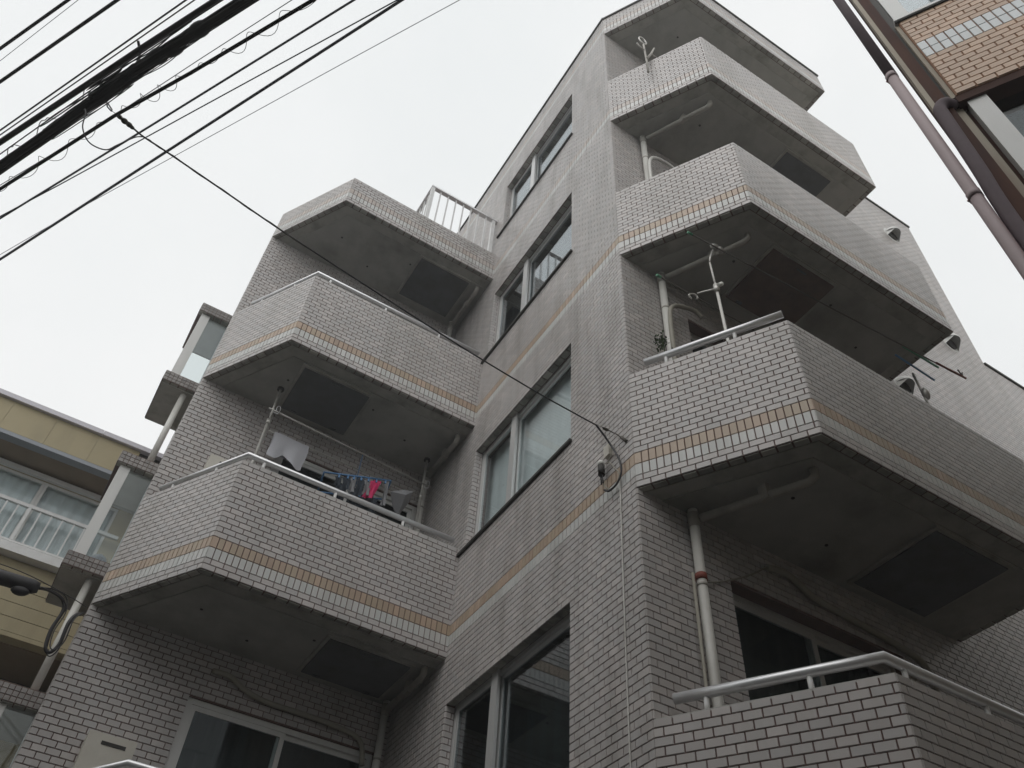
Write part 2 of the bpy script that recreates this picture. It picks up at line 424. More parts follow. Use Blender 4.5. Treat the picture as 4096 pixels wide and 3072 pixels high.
RLINE = [K0, PR, (ERX, YRF), (ERX, 0)]
LLINE = [KL, PL, (0, YLF)]
def soffit_poly(line, d, back_y):
    """inset outline closed against the rear wall y = back_y"""
    q = inset_line(line, d)
    (x0, y0), (x1, y1) = q[0], q[1]
    t = (back_y - y0)/(y1 - y0); q[0] = (x0 + (x1-x0)*t, back_y)
    if abs(line[-1][0] - line[-2][0]) < 1e-6: q[-1] = (q[-1][0], back_y)
    else: q[-1] = (line[-1][0]-.001, q[-1][1]); q.append((line[-1][0]-.001, back_y))
    return q
def balcony(name, line, back, zb, ztop, label=None, slab=.16, rust=False, hatch=None):
    pts = [Vector(p) for p in line]
    inn = inset_line(line, .11)
    mb = MB()
    mb.prism([*line, *back], zb, zb+slab)
    for i in range(len(line)-1):
        a, b, c, d = line[i], line[i+1], inn[i+1], inn[i]
        mb.prism([a, b, c, d], zb+slab, ztop-.012)
    for i in range(len(line)-1):
        a, b, c, d = line[i], line[i+1], inn[i+1], inn[i]
        mb.prism([a, b, c, d], ztop-.012, ztop, 2)
    ob = mb.build(name, ['mortar', 'concrete', 'cap'], B, label=label)
    # soffit: border, then a field a little lower
    by = back[0][1]
    i1 = soffit_poly(line, .056, by); i2 = soffit_poly(line, .17, by)
    mb = MB(); mb.prism(i1, zb-.008, zb-.0005)
    mb.build('soffit_border', 'soffit_edge', ob)
    # recessed field modelled as a slightly lower panel with a step
    mb = MB(); mb.prism(i2, zb-.020, zb-.009); mb.build('soffit', 'concrete', ob)
    for i in range(len(line)-1):
        a, b = Vector(line[i]), Vector(line[i+1]); t = (b-a); W = t.length; t.normalize()
        n = (t.y, -t.x)
        tile_face(line[i], n, W, zb, ztop-.004, ob)
        under_row(line[i], line[i+1], zb-.001, ob)
    if hatch:
        x0, x1, y0, y1 = hatch
        hb = MB(); z = zb-.021
        hb.box((x0,y0,z-.028),(x1,y1,z))
        h = hb.build('escape_hatch', 'rusthatch' if rust else 'hatch', ob)
        fb = MB()
        for q in ((x0-.03,y0-.03,x1+.03,y0-.002),(x0-.03,y1+.002,x1+.03,y1+.03),(x0-.03,y0-.002,x0-.002,y1+.002),(x1+.002,y0-.002,x1+.03,y1+.002)):
            fb.box((q[0],q[1],z-.02),(q[2],q[3],z))
        fb.build('hatch_frame', 'soffit_edge', ob)
        xm_ = (x0+x1)/2
        for sx in (x0+.1, x1-.16): MB().box((sx, y1-.035, z-.036), (sx+.06, y1-.008, z-.0285)).build('hatch_hinge', 'hatch', ob)
        MB().box((xm_-.05, y0+.03, z-.04), (xm_+.05, y0+.045, z-.0285)).build('hatch_handle', 'hatch', ob)
    for (u_, v_) in ((.28, .5), (.45, .72), (.62, .38), (.8, .6)):       # old anchor holes in the soffit
        xs = [p[0] for p in line]; ys = [p[1] for p in line] + [back[0][1]]
        cx_, cy_ = min(xs) + (max(xs)-min(xs))*u_, min(ys) + (max(ys)-min(ys))*v_
        MB().tube([(cx_, cy_, zb-.0235), (cx_, cy_, zb-.0205)], .013, 10).build('anchor_hole', 'dark', ob)
    return ob

RBACK = [(.001, -.001)]
right, left = {}, {}
r_hatch = {1: None, 2: (1.795, 2.49, -.81, -.11), 3: (1.03, 1.74, -.80, -.19), 4: (1.855, 2.52, -.80, -.20)}
l_hatch = {1: None, 2: (-.92, -.20, 2.79, 3.41), 3: (-1.83, -1.12, 2.77, 3.43)}
for k in (1,2,3,4):
    top = ZB(k) + (1.15 if k == 1 else 1.1)
    right[k] = balcony('balcony', RLINE, [(.002,-.0006)], ZB(k), top, hatch=r_hatch[k], rust=(k == 3),
                       label='right-hand balcony, %s from the bottom of the picture' % ['', 'lowest', 'second', 'third', 'highest'][k])
for k in (1,2,3):
    top = ZB(k) + 1.1
    left[k] = balcony('balcony', LLINE, [(-.001, YL-.001)], ZB(k), top, hatch=l_hatch[k],
                      label='left-hand balcony, %s from the bottom of the picture' % ['', 'lowest', 'second', 'highest'][k])
eave = balcony('roof_eave', RLINE, [(.002,-.0006)], ZB(5), ROOF-.02, slab=.3)
par = balcony('roof_parapet', LLINE, [(-.001, YL-.001)], ZB(4), 11.165, slab=.25, hatch=(-.93, -.24, 2.75, 3.40))
ci = inset_line(RLINE, .13); co = inset_line(RLINE, -.022)
mb = MB()
for i in range(3): mb.prism([co[i], co[i+1], ci[i+1], ci[i]], ROOF-.018, ROOF+.02)
mb.build('coping', 'dark', eave)
mb = MB(); mb.prism(soffit_poly(RLINE, .115, -.0006), ROOF-.3, ROOF-.22); mb.build('roof', 'concrete', eave)
# side parapet of the terrace above the left wall
mb = MB(); mb.box((KL[0], YL, 10.86), (KL[0]+.12, 11, 11.165)); mb.build('roof_parapet', 'mortar', B)
tile_face((KL[0], 9), (-1, 0), 9-YL, 10.9, 11.15, B, bands=False)

# --- handrails on the parapets
def handrail(owner, line, z, d=.055, r=.026, ext=0, posts=3, trim0=0.09, trim1=0.0):
    ln = inset_line(line, d)
    ln = [Vector((x, y, z)) for x, y in ln]
    ln[0] = ln[0] + (ln[1]-ln[0]).normalized()*trim0
    ln[-1] = ln[-1] - (ln[-1]-ln[-2]).normalized()*trim1
    mb = MB(); mb.tube(ln, r, 14)
    rail = mb.build('handrail', 'alu', owner, smooth=True)
    for i in range(len(ln)-1):
        a, b = ln[i], ln[i+1]; L = (b-a).length; n = max(2, round(L/.62))
        for j in range(n):
            p = a.lerp(b, (j + .32)/n if i == 0 else (j+.22)/n)
            pm = MB(); pm.tube([p - Vector((0,0,z - (z-.125))), p - Vector((0,0,.012))], .014, 8)
            pm.build('rail_post', 'whiterail', owner, smooth=True)
for k in (1,2): handrail(right[k], RLINE[:3] if k == 1 else RLINE[:2], ZB(k) + (1.15 if k == 1 else 1.1) + (.115 if k == 1 else .120), d=.055 if k == 1 else .035, r=.029, trim0=.12 if k == 2 else .1, trim1=.1 if k == 1 else .02)
for k in (3,4): handrail(right[k], RLINE[:3], ZB(k)+1.1+.035, r=.018, trim0=.16, trim1=.1)
handrail(left[1], LLINE, ZB(1)+1.1+.175, trim1=.05); handrail(left[2], LLINE, ZB(2)+1.1+.115, trim1=.05)
handrail(left[3], LLINE, ZB(3)+1.1+.095, d=.03, trim0=.2, trim1=.05)

# --- stair windows
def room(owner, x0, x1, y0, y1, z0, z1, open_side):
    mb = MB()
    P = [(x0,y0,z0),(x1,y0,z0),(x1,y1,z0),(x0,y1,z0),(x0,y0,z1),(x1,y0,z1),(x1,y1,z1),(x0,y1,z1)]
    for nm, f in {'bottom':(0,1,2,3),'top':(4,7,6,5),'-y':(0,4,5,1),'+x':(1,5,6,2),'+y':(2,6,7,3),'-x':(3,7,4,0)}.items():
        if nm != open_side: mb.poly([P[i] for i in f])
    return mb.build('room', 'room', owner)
for i, (a, b) in enumerate(SW):
    fx = .078
    fr = MB()
    t = .035
    fr.box((fx,WY0,a),(fx+.045,WY0+t,b)); fr.box((fx,WY1-t,a),(fx+.045,WY1,b))
    fr.box((fx,WY0+t,a),(fx+.045,WY1-t,a+t)); fr.box((fx,WY0+t,b-t),(fx+.045,WY1-t,b))
    w = fr.build('window', 'frame', B, label='stair window with silver frame, %s of the four' % ['lowest', 'second', 'third', 'topmost'][i])
    for (p, q, xo) in ((WY0+t, 1.80, .012), (1.79, WY1-t, -.012)):
        sm = MB(); x = fx + .014 + xo; e = .033
        sm.box((x,p,a+t),(x+.018,p+e,b-t)); sm.box((x,q-e,a+t),(x+.018,q,b-t)); sm.box((x,p+e,a+t),(x+.018,q-e,a+t+e)); sm.box((x,p+e,b-t-e),(x+.018,q-e,b-t))
        sm.build('sash', 'frame', w)
        gm = MB(); gm.box((x+.006,p+e,a+t+e),(x+.012,q-e,b-t-e)); gm.build('pane', ('mirrorglass','clearglass','mirrorglass','mirrorglass')[i], w)
    ms = MB(); ms.box((fx-.022,1.765,a),(fx-.003,1.855,b)); ms.build('mullion', 'frame', w)
    sl = MB(); sl.box((-.03,WY0-.02,a-.028),(fx-.002,2.553,a-.001)); sl.build('sill', 'dark', w)
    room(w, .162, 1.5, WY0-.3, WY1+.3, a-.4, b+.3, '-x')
    cu = MB()
    def folds(x, y0, y1, z0, z1, amp=.004, n=60):
        for j in range(n):
            ya, yb = y0+(y1-y0)*j/n, y0+(y1-y0)*(j+1)/n
            xa, xb = x+amp*math.sin(j*1.1), x+amp*math.sin((j+1)*1.1)
            cu.poly([(xa,ya,z0),(xb,yb,z0),(xb,yb,z1),(xa,ya,z1)])
    if i == 1: folds(.195, WY0-.05, WY1+.05, a-.1, b+.05)
    else: folds(.30, WY0-.05, WY1+.05, a-.1, b-.25 if i == 0 else b)
    cu.build('curtain', 'curtain' if i == 1 else 'dimcurtain', w)
    tile_face((0.0, WY1), (0, -1), fx-.004, a, b, w, bands=False)
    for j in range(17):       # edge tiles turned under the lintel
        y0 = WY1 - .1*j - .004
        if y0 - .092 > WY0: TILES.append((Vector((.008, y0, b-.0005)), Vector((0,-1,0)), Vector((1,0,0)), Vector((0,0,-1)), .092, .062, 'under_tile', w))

# --- balcony windows
def balcony_window(plane_y, x0, x1, z0, z1, depth, frame, curtain_z=None, pieces=2, label=None):
    fr = MB(); t = .045; y = plane_y + depth
    fr.box((x0,y,z0),(x0+t,y+.05,z1)); fr.box((x1-t,y,z0),(x1,y+.05,z1)); fr.box((x0+t,y,z0),(x1-t,y+.05,z0+t)); fr.box((x0+t,y,z1-t),(x1-t,y+.05,z1))
    w = fr.build('window', frame, B, label=label)
    xm = (x0+x1)/2
    for p, q, dy in ((x0+t, xm+.03, .005), (xm-.03, x1-t, .028)):
        sm = MB(); e = .04; yy = y + dy
        sm.box((p,yy,z0+t),(p+e,yy+.018,z1-t)); sm.box((q-e,yy,z0+t),(q,yy+.018,z1-t)); sm.box((p+e,yy,z0+t),(q-e,yy+.018,z0+t+e)); sm.box((p+e,yy,z1-t-e),(q-e,yy+.018,z1-t))
        sm.build('sash', frame, w)
        gm = MB(); gm.box((p+e,yy+.006,z0+t+e),(q-e,yy+.012,z1-t-e)); gm.build('pane', 'glass', w)
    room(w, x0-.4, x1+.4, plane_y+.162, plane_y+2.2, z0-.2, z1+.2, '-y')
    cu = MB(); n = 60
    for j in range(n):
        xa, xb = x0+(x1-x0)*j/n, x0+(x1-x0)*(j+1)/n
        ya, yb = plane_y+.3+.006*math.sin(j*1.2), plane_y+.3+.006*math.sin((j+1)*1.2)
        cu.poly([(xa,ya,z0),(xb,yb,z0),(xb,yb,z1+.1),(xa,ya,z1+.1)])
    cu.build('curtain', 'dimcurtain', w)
    return w
for k in (1,2,3,4): balcony_window(0, RW0, RW1, ZB(k)+.25, ZB(k)+2.28, .09, 'frame')
for k in (1,2,3): balcony_window(YL, LW0, LW1, ZB(k)+.25, ZB(k)+2.24, .02, 'whiteframe')

# --- drain pipes
def drain(pts_h, foot, zb, zf, band=False):
    (hx, hy), (vx, vy) = pts_h
    mb = MB(); z = zb - .10
    path = [(hx, hy, zb-.02), (hx, hy, z+.03), (hx+(vx-hx)*.05, hy+(vy-hy)*.05, z), (hx+(vx-hx)*.94, hy+(vy-hy)*.94, z-.01)]
    mb.tube(path, .027, 12)
    p = mb.build('drain_pipe', 'oldpipe', B, smooth=True)
    vb = MB(); vb.tube([(vx, vy, zb-.03), (vx, vy, zf)], .032, 14); vb.build('downpipe', 'pipe', p, smooth=True)
    sb = MB(); sb.tube([(vx, vy, zb-.17), (vx, vy, zb-.06)], .037, 14); sb.build('socket', 'oldpipe', p, smooth=True)
    for zz in ((zb-.55, zb-1.6) if not band else (zb-.62, zb-1.6)):
        cb = MB(); cb.tube([(vx, vy, zz), (vx, vy, zz+.018)], .0345, 14); cb.build('clamp', 'oldpipe', p, smooth=True)
    mx_, my_ = hx+(vx-hx)*.4, hy+(vy-hy)*.4
    cb = MB(); cb.box((mx_-.02,my_-.035,z-.035),(mx_+.02,my_+.035,zb-.021)); cb.build('hanger', 'oldpipe', p)
    if band:
        cb = MB(); cb.tube([(vx, vy, zb-.575), (vx, vy, zb-.53)], .037, 14); cb.build('band', 'red', p, smooth=True)
    return p
for k in (2,3,4): drain([(.765,-.77),(.405,-.055)], None, ZB(k), ZB(k-1)+.16, band=(k == 2))
for k in (2,3): drain([(-.09,2.76),(-.10,3.45)], None, ZB(k), ZB(k-1)+.16)
drain([(-.115,2.77),(-.12,3.45)], None, ZB(4), ZB(3)+.16)
mb = MB(); mb.tube([(.345,-.05,4.66),(.335,-.045,2.7)], .010, 8); mb.build('service_pipe', 'hose', B, smooth=True)

# --- hose covers along the rear walls
def hose(name, pts, r=.03, m='hose', parent=B):
    mb = MB(); mb.tube(smooth_path(pts), r, 10); return mb.build(name, m, parent, smooth=True)
hose('pipe_cover', [(1.02,-.035,5.0),(1.16,-.04,5.02),(1.28,-.04,4.99),(1.42,-.04,4.92),(1.6,-.04,4.90),(2.0,-.04,4.86),(2.3,-.04,4.82),(2.42,-.04,4.74),(2.44,-.04,4.5)], .024)
hose('service_cord', [(.43,-.03,4.64),(.6,-.02,4.72),(.85,-.02,4.87),(1.02,-.035,5.0)], .006)
hose('pipe_cover', [(-1.6,3.50,4.97),(-1.45,3.50,4.97),(-1.3,3.50,4.90),(-1.1,3.50,4.86),(-.8,3.50,4.86),(-.4,3.50,4.84),(-.25,3.50,4.78),(-.2,3.50,4.6)], .022)
hose('pipe_cover', [(.39,-.1,6.4),(.40,-.1,7.15),(.44,-.1,7.36),(.55,-.1,7.45),(.70,-.1,7.50),(.78,-.1,7.46)], .02)
hose('pipe_cover', [(.385,-.12,9.1),(.385,-.12,9.75),(.42,-.12,9.97),(.50,-.12,10.07),(.6,-.12,10.10),(.70,-.12,10.10),(.78,-.12,10.05)], .018, 'pipe')

# --- bay windows on the left side wall
BY0, BY1, BX = 4.93, 5.72, -3.055
def bay(ztop, zlow_top, label):
    x1 = KL[0]-.001
    rf = MB(); rf.box((BX,BY0,ztop-.155),(x1,BY1,ztop)); b = rf.build('bay_window', 'mortar', B, label=label)
    lo = MB(); lo.box((BX,BY0,zlow_top-.16),(x1,BY1,zlow_top)); lo.build('bay_sill', 'mortar', b)
    for zt in (ztop, zlow_top):
        z0 = zt-.155
        base = 0
        for r in range(3):
            for (ox, oy, n, W) in ((BX, BY0, (0,-1), x1-BX), (BX, BY1, (-1,0), BY1-BY0)):
                nn = Vector((*n, 0)); u = UP.cross(nn); i = 0
                while i*.05 < W-.02:
                    w = min(.05, W-i*.05)-.006
                    TILES.append((Vector((ox,oy,z0+r*.05+.003))+u*(i*.05+.003), u, UP, nn, w, .044, 'bay_tile', b)); i += 1
        under_row((BX,BY0),(x1,BY0), z0-.001, b, .08); 
    so = MB(); so.box((BX+.004,BY0+.05,zlow_top-.172),(x1,BY1-.004,zlow_top-.161)); so.build('bay_soffit', 'soffit_edge', b)
    pa, pb = zlow_top, ztop-.155
    ps = MB(); ps.box((BX+.045,BY0+.04,pa),(BX+.155,BY0+.12,pb)); ps.build('corner_post', 'whiteframe', b)
    ps = MB(); ps.box((BX+.045,BY1-.1,pa),(BX+.12,BY1-.03,pb)); ps.build('corner_post', 'whiteframe', b)
    cg = MB(); cg.box((BX+.04,BY0+.09,ztop-.18),(x1-.012,BY1-.04,ztop-.157)); cg.build('ceiling', 'whiteframe', b)
    cg = MB(); cg.box((x1-.01,BY0+.085,pa),(x1,BY1-.03,pb)); cg.build('curtain', 'curtain', b)
    cg = MB(); cg.box((BX+.122,BY1-.06,pa),(x1,BY1-.052,pb)); cg.build('pane', 'clearglass', b)
    cg = MB(); cx_, cy_ = BX+.28, BY0+.3
    cg.tube([(cx_,cy_,pa),(cx_,cy_,pa+.02),(cx_,cy_,pa+.14),(cx_,cy_,pa+.2),(cx_,cy_,pa+.24)], .09, 14, rs=[.05,.07,.095,.07,.02]); cg.build('pot', 'greytrim', b, smooth=True)
    g1 = MB(); g1.box((BX+.157,BY0+.07,pa),(x1,BY0+.078,pb)); g1.build('pane', 'clearglass', b)
    g2 = MB(); g2.box((BX+.075,BY0+.122,pa),(BX+.083,BY1-.102,pb)); g2.build('pane', 'clearglass', b)
    return b
M['bay_tile'] = mat('grimy_mosaic_tile', (.30, .28, .265), .5, island=.18, dirt=(.08, .075, .065), dirt_amt=.75, dirt_scale=3.5)
bays = [bay(10.47, 9.10, 'topmost bay window on the left side wall'), bay(7.755, 6.415, 'middle bay window on the left side wall'), bay(5.045, 3.71, 'lowest bay window on the left side wall')]
for (za, zb_) in ((8.93, 7.757), (6.24, 5.047)):
    mb = MB(); mb.tube([(-2.76, 5.05, za+.01), (-2.76, 5.05, zb_)], .036, 12); mb.build('downpipe', 'pipe', B, smooth=True)

# --- roof terrace railing
T = MB(); yr, zt, zb_ = 2.66, 12.15, 11.165
T.box((-1.06,yr-.03,zt-.03),(-.001,yr+.03,zt)); T.box((-1.06,yr+.031,zt-.03),(-1.0,5.2,zt))
tr = T.build('terrace_railing', 'alu', B, label='white bar railing on the roof terrace')
for x in (-1.03, -.06):
    mb = MB(); mb.box((x-.024,yr-.024,zb_),(x+.024,yr+.024,zt-.031)); mb.build('railing_post', 'whiterail', tr)
for i in range(1, 8):
    x = -1.03 + .97*i/8; mb = MB(); mb.box((x-.009,yr-.009,zb_),(x+.009,yr+.009,zt-.031)); mb.build('railing_bar', 'whiterail', tr)
for i in range(1, 20):
    y = yr + .125*i; mb = MB(); mb.box((-1.039,y-.009,10.86),(-1.021,y+.009,zt-.031)); mb.build('railing_bar', 'whiterail', tr)

# --- round vent hoods on the rear wall
def vent(x, z, r, white=True):
    mb = MB(); mb.tube([(x,-.002,z),(x,-.010,z)], r*1.25, 20); v = mb.build('vent', 'whiteframe', B, smooth=True)
    hb = MB(); n = 12                       # quarter dome hood open at the bottom
    for i in range(n):
        a0, a1 = math.pi*i/n, math.pi*(i+1)/n
        for j in range(6):
            b0, b1 = math.pi/2*j/6, math.pi/2*(j+1)/6
            Pt = lambda a, b: (x + r*math.cos(a)*math.sin(b) if False else x + r*math.cos(a)*math.cos(b), -.012 - r*1.1*math.sin(b), z + r*math.sin(a)*math.cos(b)*1.0)
            hb.poly([Pt(a0,b0),Pt(a1,b0),Pt(a1,b1),Pt(a0,b1)])
    for s in (-1, 1):
        hb.poly([(x+s*r,-.012,z),(x+s*r,-.012,z-r*.75),(x+s*r*.55,-.012-r*.9,z-r*.1),(x+s*r*.5,-.012-r*.95,z)])
    hb.build('hood', 'whiteframe', v, smooth=True)
    ib = MB(); ib.tube([(x,-.0105,z-.01),(x,-.03,z-.01)], r*.82, 18); ib.build('grille', 'dark', v, smooth=True)
vent(5.31, 12.95, .125); vent(5.37, 10.40, .125); vent(3.77, 8.55, .11)

# ================================================================== emit the tiles
def tile_score(t):
    c, u, v, n, w, h, m, owner = t
    p0, p1, p2 = px(c + n*.006), px(c + u*w + n*.006), px(c + v*h + n*.006)
    if not (p0 and p1 and p2): return 0
    mx_ = (p1[0]+p2[0])/2; my_ = (p1[1]+p2[1])/2
    if not (0 < mx_ < 4096 and 0 < my_ < 3072): return 0
    if (CAM - c).dot(n) <= 0: return 0
    return abs((p1[0]-p0[0])*(p2[1]-p0[1]) - (p1[1]-p0[1])*(p2[0]-p0[0]))
CHAM_N = Vector((YRF, -PR[0], 0)).normalized()
open_faces = {right[1], right[2], left[2]}
order = sorted(range(len(TILES)), key=lambda i: -(tile_score(TILES[i]) if (TILES[i][7] in open_faces and TILES[i][3].z == 0 and
               not (TILES[i][7] is right[1] and TILES[i][3].y < -.99)) else 0))
single = set(order[:300])
mesh_cache = {}
names = {'stair_tile': 'tile', 'faded_tile': 'band_tile', 'tile': 'tile', 'white_tile': 'band_tile', 'beige_tile': 'band_tile', 'under_tile': 'edge_tile', 'bay_tile': 'tile'}
tile_mats = ['tile', 'white_tile', 'beige_tile', 'under_tile', 'bay_tile', 'faded_tile', 'stair_tile']
bv, bf, bm = [], [], []
for i, (c, u, v, n, w, h, m, owner) in enumerate(TILES):
    if i in single:
        key = (round(w, 3), round(h, 3), m)
        if key not in mesh_cache:
            vv, ff = tile_geo(w, h)
            me = bpy.data.meshes.new('tile'); me.from_pydata([(x-w/2, y-h/2, z) for x, y, z in vv], [], ff); me.materials.append(M[m]); mesh_cache[key] = me
        o = bpy.data.objects.new(names[m], mesh_cache[key])
        link(o, c + u*(w/2) + v*(h/2), owner)
        tilt = Matrix.Rotation(random.uniform(-.008, .008), 3, 'X') @ Matrix.Rotation(random.uniform(-.005, .005), 3, 'Y')
        o.rotation_euler = (Matrix((u, v, n)).transposed() @ tilt).to_euler()
    else:
        vv, ff = tile_geo(w, h, .0003)
        b0 = len(bv)
        for x, y, z in vv:
            p = c + u*x + v*y + n*z; bv.append((p.x - WLOC[B].x, p.y - WLOC[B].y, p.z))
        for f in ff: bf.append(tuple(b0 + k for k in f)); bm.append(tile_mats.index(m))
me = bpy.data.meshes.new('wall_tiles'); me.from_pydata(bv, [], bf)
for m in tile_mats: me.materials.append(M[m])
me.polygons.foreach_set('material_index', bm); me.update()
o = bpy.data.objects.new('wall_tiles', me); link(o, (WLOC[B].x, WLOC[B].y, 0), B); o['kind'] = 'stuff'

# ================================================================== mustard house on the left
Yb = thing('mustard_house', (-6.0, 8.0, 0), 'mustard yellow house with white railing at the left edge', 'house')
xr = -2.652; xl = -9.0; FY = 6.5; WYY = 7.0
w = .531; x = -3.458 + w
k = 0
while x - w > xl:
    mb = MB(); mb.box((x-w+.0015, FY, 8.59), (min(x, xr)-.0015, FY+.03, 9.03)); mb.build('fascia_panel', 'mustard', Yb); x -= w
mb = MB(); mb.box((xl, FY+.031, 8.58), (xr, FY+.12, 9.03)); mb.build('fascia_backing', 'dark', Yb)
x = xr; segs = [-2.652, -3.44, -5.2, -7.0, -9.0]
for a, b in zip(segs, segs[1:]):
    mb = MB(); mb.box((b+.003, FY-.05, 9.032), (a-.003, FY+.5, 9.10)); mb.build('roof_trim', 'lavender', Yb)
mb = MB(); mb.box((xl, FY-.012, 8.525), (xr, FY+.12, 8.578)); mb.build('eave_trim', 'greytrim', Yb)
mb = MB(); mb.box((xl, FY+.121, 8.535), (xr, WYY+.3, 8.60)); mb.build('soffit', 'yellowsoffit', Yb)
mb = MB(); mb.box((xl, FY+.6, 8.62), (xr, 14, 8.95)); mb.build('roof', 'greytrim', Yb)
# upper wall with window opening
wx0, wx1, wz0, wz1 = -8.6, -2.85, 7.42, 8.44
mb = MB(); slab_wall(mb, (xl, WYY, 6.45), (1,0,0), UP, (0,-1,0), xr-xl, 8.534-6.45, .15, [(wx0-xl, wx1-xl, wz0-6.45, wz1-6.45)]); mb.build('wall', 'mustard', Yb)
for i in range(5):       # siding boards
    z = 6.45 + .168*i; mb = MB(); mb.box((xl, WYY-.022, z+.004), (xr, WYY-.001, z+.164)); mb.build('siding_board', 'mustard', Yb)
mb = MB(); mb.box((xl, WYY-.16, 7.295), (xr, WYY-.001, 7.405)); mb.build('sill_ledge', 'whiterail', Yb)
mb = MB(); mb.box((xl, WYY+.151, 6.39), (xr, 8.0, 6.449)); mb.build('soffit', 'yellowsoffit', Yb)
mb = MB(); mb.box((xl, WYY-.022, 6.40), (xr, WYY+.15, 6.449)); mb.build('eave_trim', 'mustard', Yb)
mb = MB(); mb.box((xl, 8.001, 0), (xr, 13.9, 6.38)); mb.build('wall', 'mustard', Yb)
mb = MB(); mb.box((xl, WYY+1.5, 6.45), (xr, 13.9, 8.5)); mb.build('rear_wall', 'dimcurtain', Yb)
x = wx1; sw_ = .86; i = 0
while x > wx0 + .1:
    a, b = max(x-sw_, wx0), x
    if i == 0: a = -3.77
    fr = MB(); t = .035; y = WYY + .02
    fr.box((a,y,wz0),(a+t,y+.04,wz1)); fr.box((b-t,y,wz0),(b,y+.04,wz1)); fr.box((a+t,y,wz0),(b-t,y+.04,wz0+t)); fr.box((a+t,y,wz1-t),(b-t,y+.04,wz1))
    wn_ = fr.build('window', 'whiteframe', Yb)
    gm = MB(); gm.box((a+t,y+.015,wz0+t),(b-t,y+.02,wz1-t)); gm.build('pane', 'clearglass', wn_)
    cu = MB(); n = 30
    for j in range(n):
        xa, xb = a+(b-a)*j/n, a+(b-a)*(j+1)/n
        cu.poly([(xa,WYY+.10+.015*math.sin(j*1.3),wz0-.05),(xb,WYY+.10+.015*math.sin((j+1)*1.3),wz0-.05),(xb,WYY+.10+.015*math.sin((j+1)*1.3),wz1+.02),(xa,WYY+.10+.015*math.sin(j*1.3),wz1+.02)])
    cu.build('curtain', 'curtain', wn_)
    x = a - .002; i += 1
mb = MB(); mb.box((xl, WYY-.05, 8.44), (xr, WYY-.001, 8.50)); mb.build('window_head', 'whiteframe', Yb)
ry = WYY-.11
R_ = MB(); R_.box((xl,ry-.02,7.93),(xr-.05,ry+.02,7.975)); rail = R_.build('railing', 'whiterail', Yb)
mb = MB(); mb.box((xl,ry-.015,7.43),(xr-.05,ry+.015,7.455)); mb.build('bottom_rail', 'whiterail', rail)
x = -3.37; i = 0
while x > -7.5:
    rr = .018 if i % 5 == 3 else .0085
    mb = MB(); mb.box((x-rr,ry-rr,7.456),(x+rr,ry+rr,7.929)); mb.build('railing_bar', 'whiterail', rail); x -= .131; i += 1
mb = MB(); mb.box((-3.24,ry-.009,7.456),(-3.222,ry+.009,7.929)); mb.build('railing_bar', 'whiterail', rail)
mb = MB(); mb.box((-3.11,ry-.009,7.456),(-3.092,ry+.009,7.929)); mb.build('railing_bar', 'whiterail', rail)

# ================================================================== orange tiled building on the right
SD = Vector((.505, -.863, 0)).normalized(); ND = Vector((-.863, -.505, 0)).normalized()
OP = Vector((PR[0], PR[1], 0)) + ND*1.37
def OPt(s, z, out=0.0): return OP + SD*s + UP*z + ND*out
Ob = thing('orange_building', tuple(OPt(4, 0, -2)), 'orange tiled building with a pale blue tile band and downpipes at the upper right', 'building')
def obox(s0, s1, z0, z1, o0, o1, name, m, parent=Ob):
    mb = MB(); mb.obox(OPt(s0, z0, o0), SD, UP, ND, s1-s0, z1-z0, o1-o0); return mb.build(name, m, parent)
oc = [OPt(1.17, 0, -.24), OPt(8, 0, -.24)]
mb = MB(); mb.prism([(oc[0].x, oc[0].y), (oc[1].x, oc[1].y), (oc[1].x+9, oc[1].y+.2), (oc[0].x+9, oc[0].y+.2)], 0, 9.5); obody = mb.build('wall', 'sandstrip', Ob)
opar = obox(1.197, 8, 5.905, 6.965, -.16, 0, 'parapet', 'orangemortar')
ocache = {}
def otile(s0, s1, z0, z1, m):
    w, h = s1-s0, z1-z0; key = (round(w,3), round(h,3), m)
    if key not in ocache:
        vv, ff = tile_geo(w, h, 0); me = bpy.data.meshes.new('tile'); me.from_pydata([(a-w/2, b-h/2, c) for a, b, c in vv], [], ff); me.materials.append(M[m]); ocache[key] = me
    o = bpy.data.objects.new('tile' if m == 'orangetile' else 'band_tile', ocache[key]); link(o, OPt((s0+s1)/2, (z0+z1)/2), opar)
    o.rotation_euler = Matrix((SD, UP, ND)).transposed().to_euler()
z = 5.908; i = 0; ojt = .006
count = 0
TS0, TS1 = 1.20, 2.45
while z < 6.96:
    if abs(z - 6.408) < .02 or abs(z - 6.508) < .02:
        s = TS0
        while s < TS1 - .01: otile(s+ojt/2, s+.05-ojt/2, z+ojt/2, z+.1-ojt/2, 'bluetile'); s += .05
        z += .1
    else:
        s = TS0 - (.05 if i % 2 else 0)
        while s < TS1 - .01:
            a, b = max(s, TS0), min(s+.1, TS1)
            if z + .05 < 6.98: otile(a+ojt/2, b-ojt/2, z+ojt/2, z+.05-ojt/2, 'orangetile')
            s += .1
        z += .05
    i += 1
rest = MB(); z = 5.908; i = 0          # the same tiling carried on past the part in view
while z < 6.94:
    band = abs(z - 6.408) < .02 or abs(z - 6.508) < .02; hh = .1 if band else .05; pp = .05 if band else .1
    q = TS1 - (0 if band or i % 2 == 0 else .05)
    while q < 7.9:
        a_, b_ = max(q, TS1) + ojt/2, q + pp - ojt/2
        rest.obox(OPt(a_, z+ojt/2, .0005), SD, UP, ND, b_-a_, hh-ojt, .0055, 1 if band else 0); q += pp
    z += hh; i += 1
rest.build('wall_tiles', ['orangetile', 'bluetile'], opar, kind='stuff')
obox(1.316, 8, 4.50, 4.599, -.2, .03, 'sill', 'whiteframe')
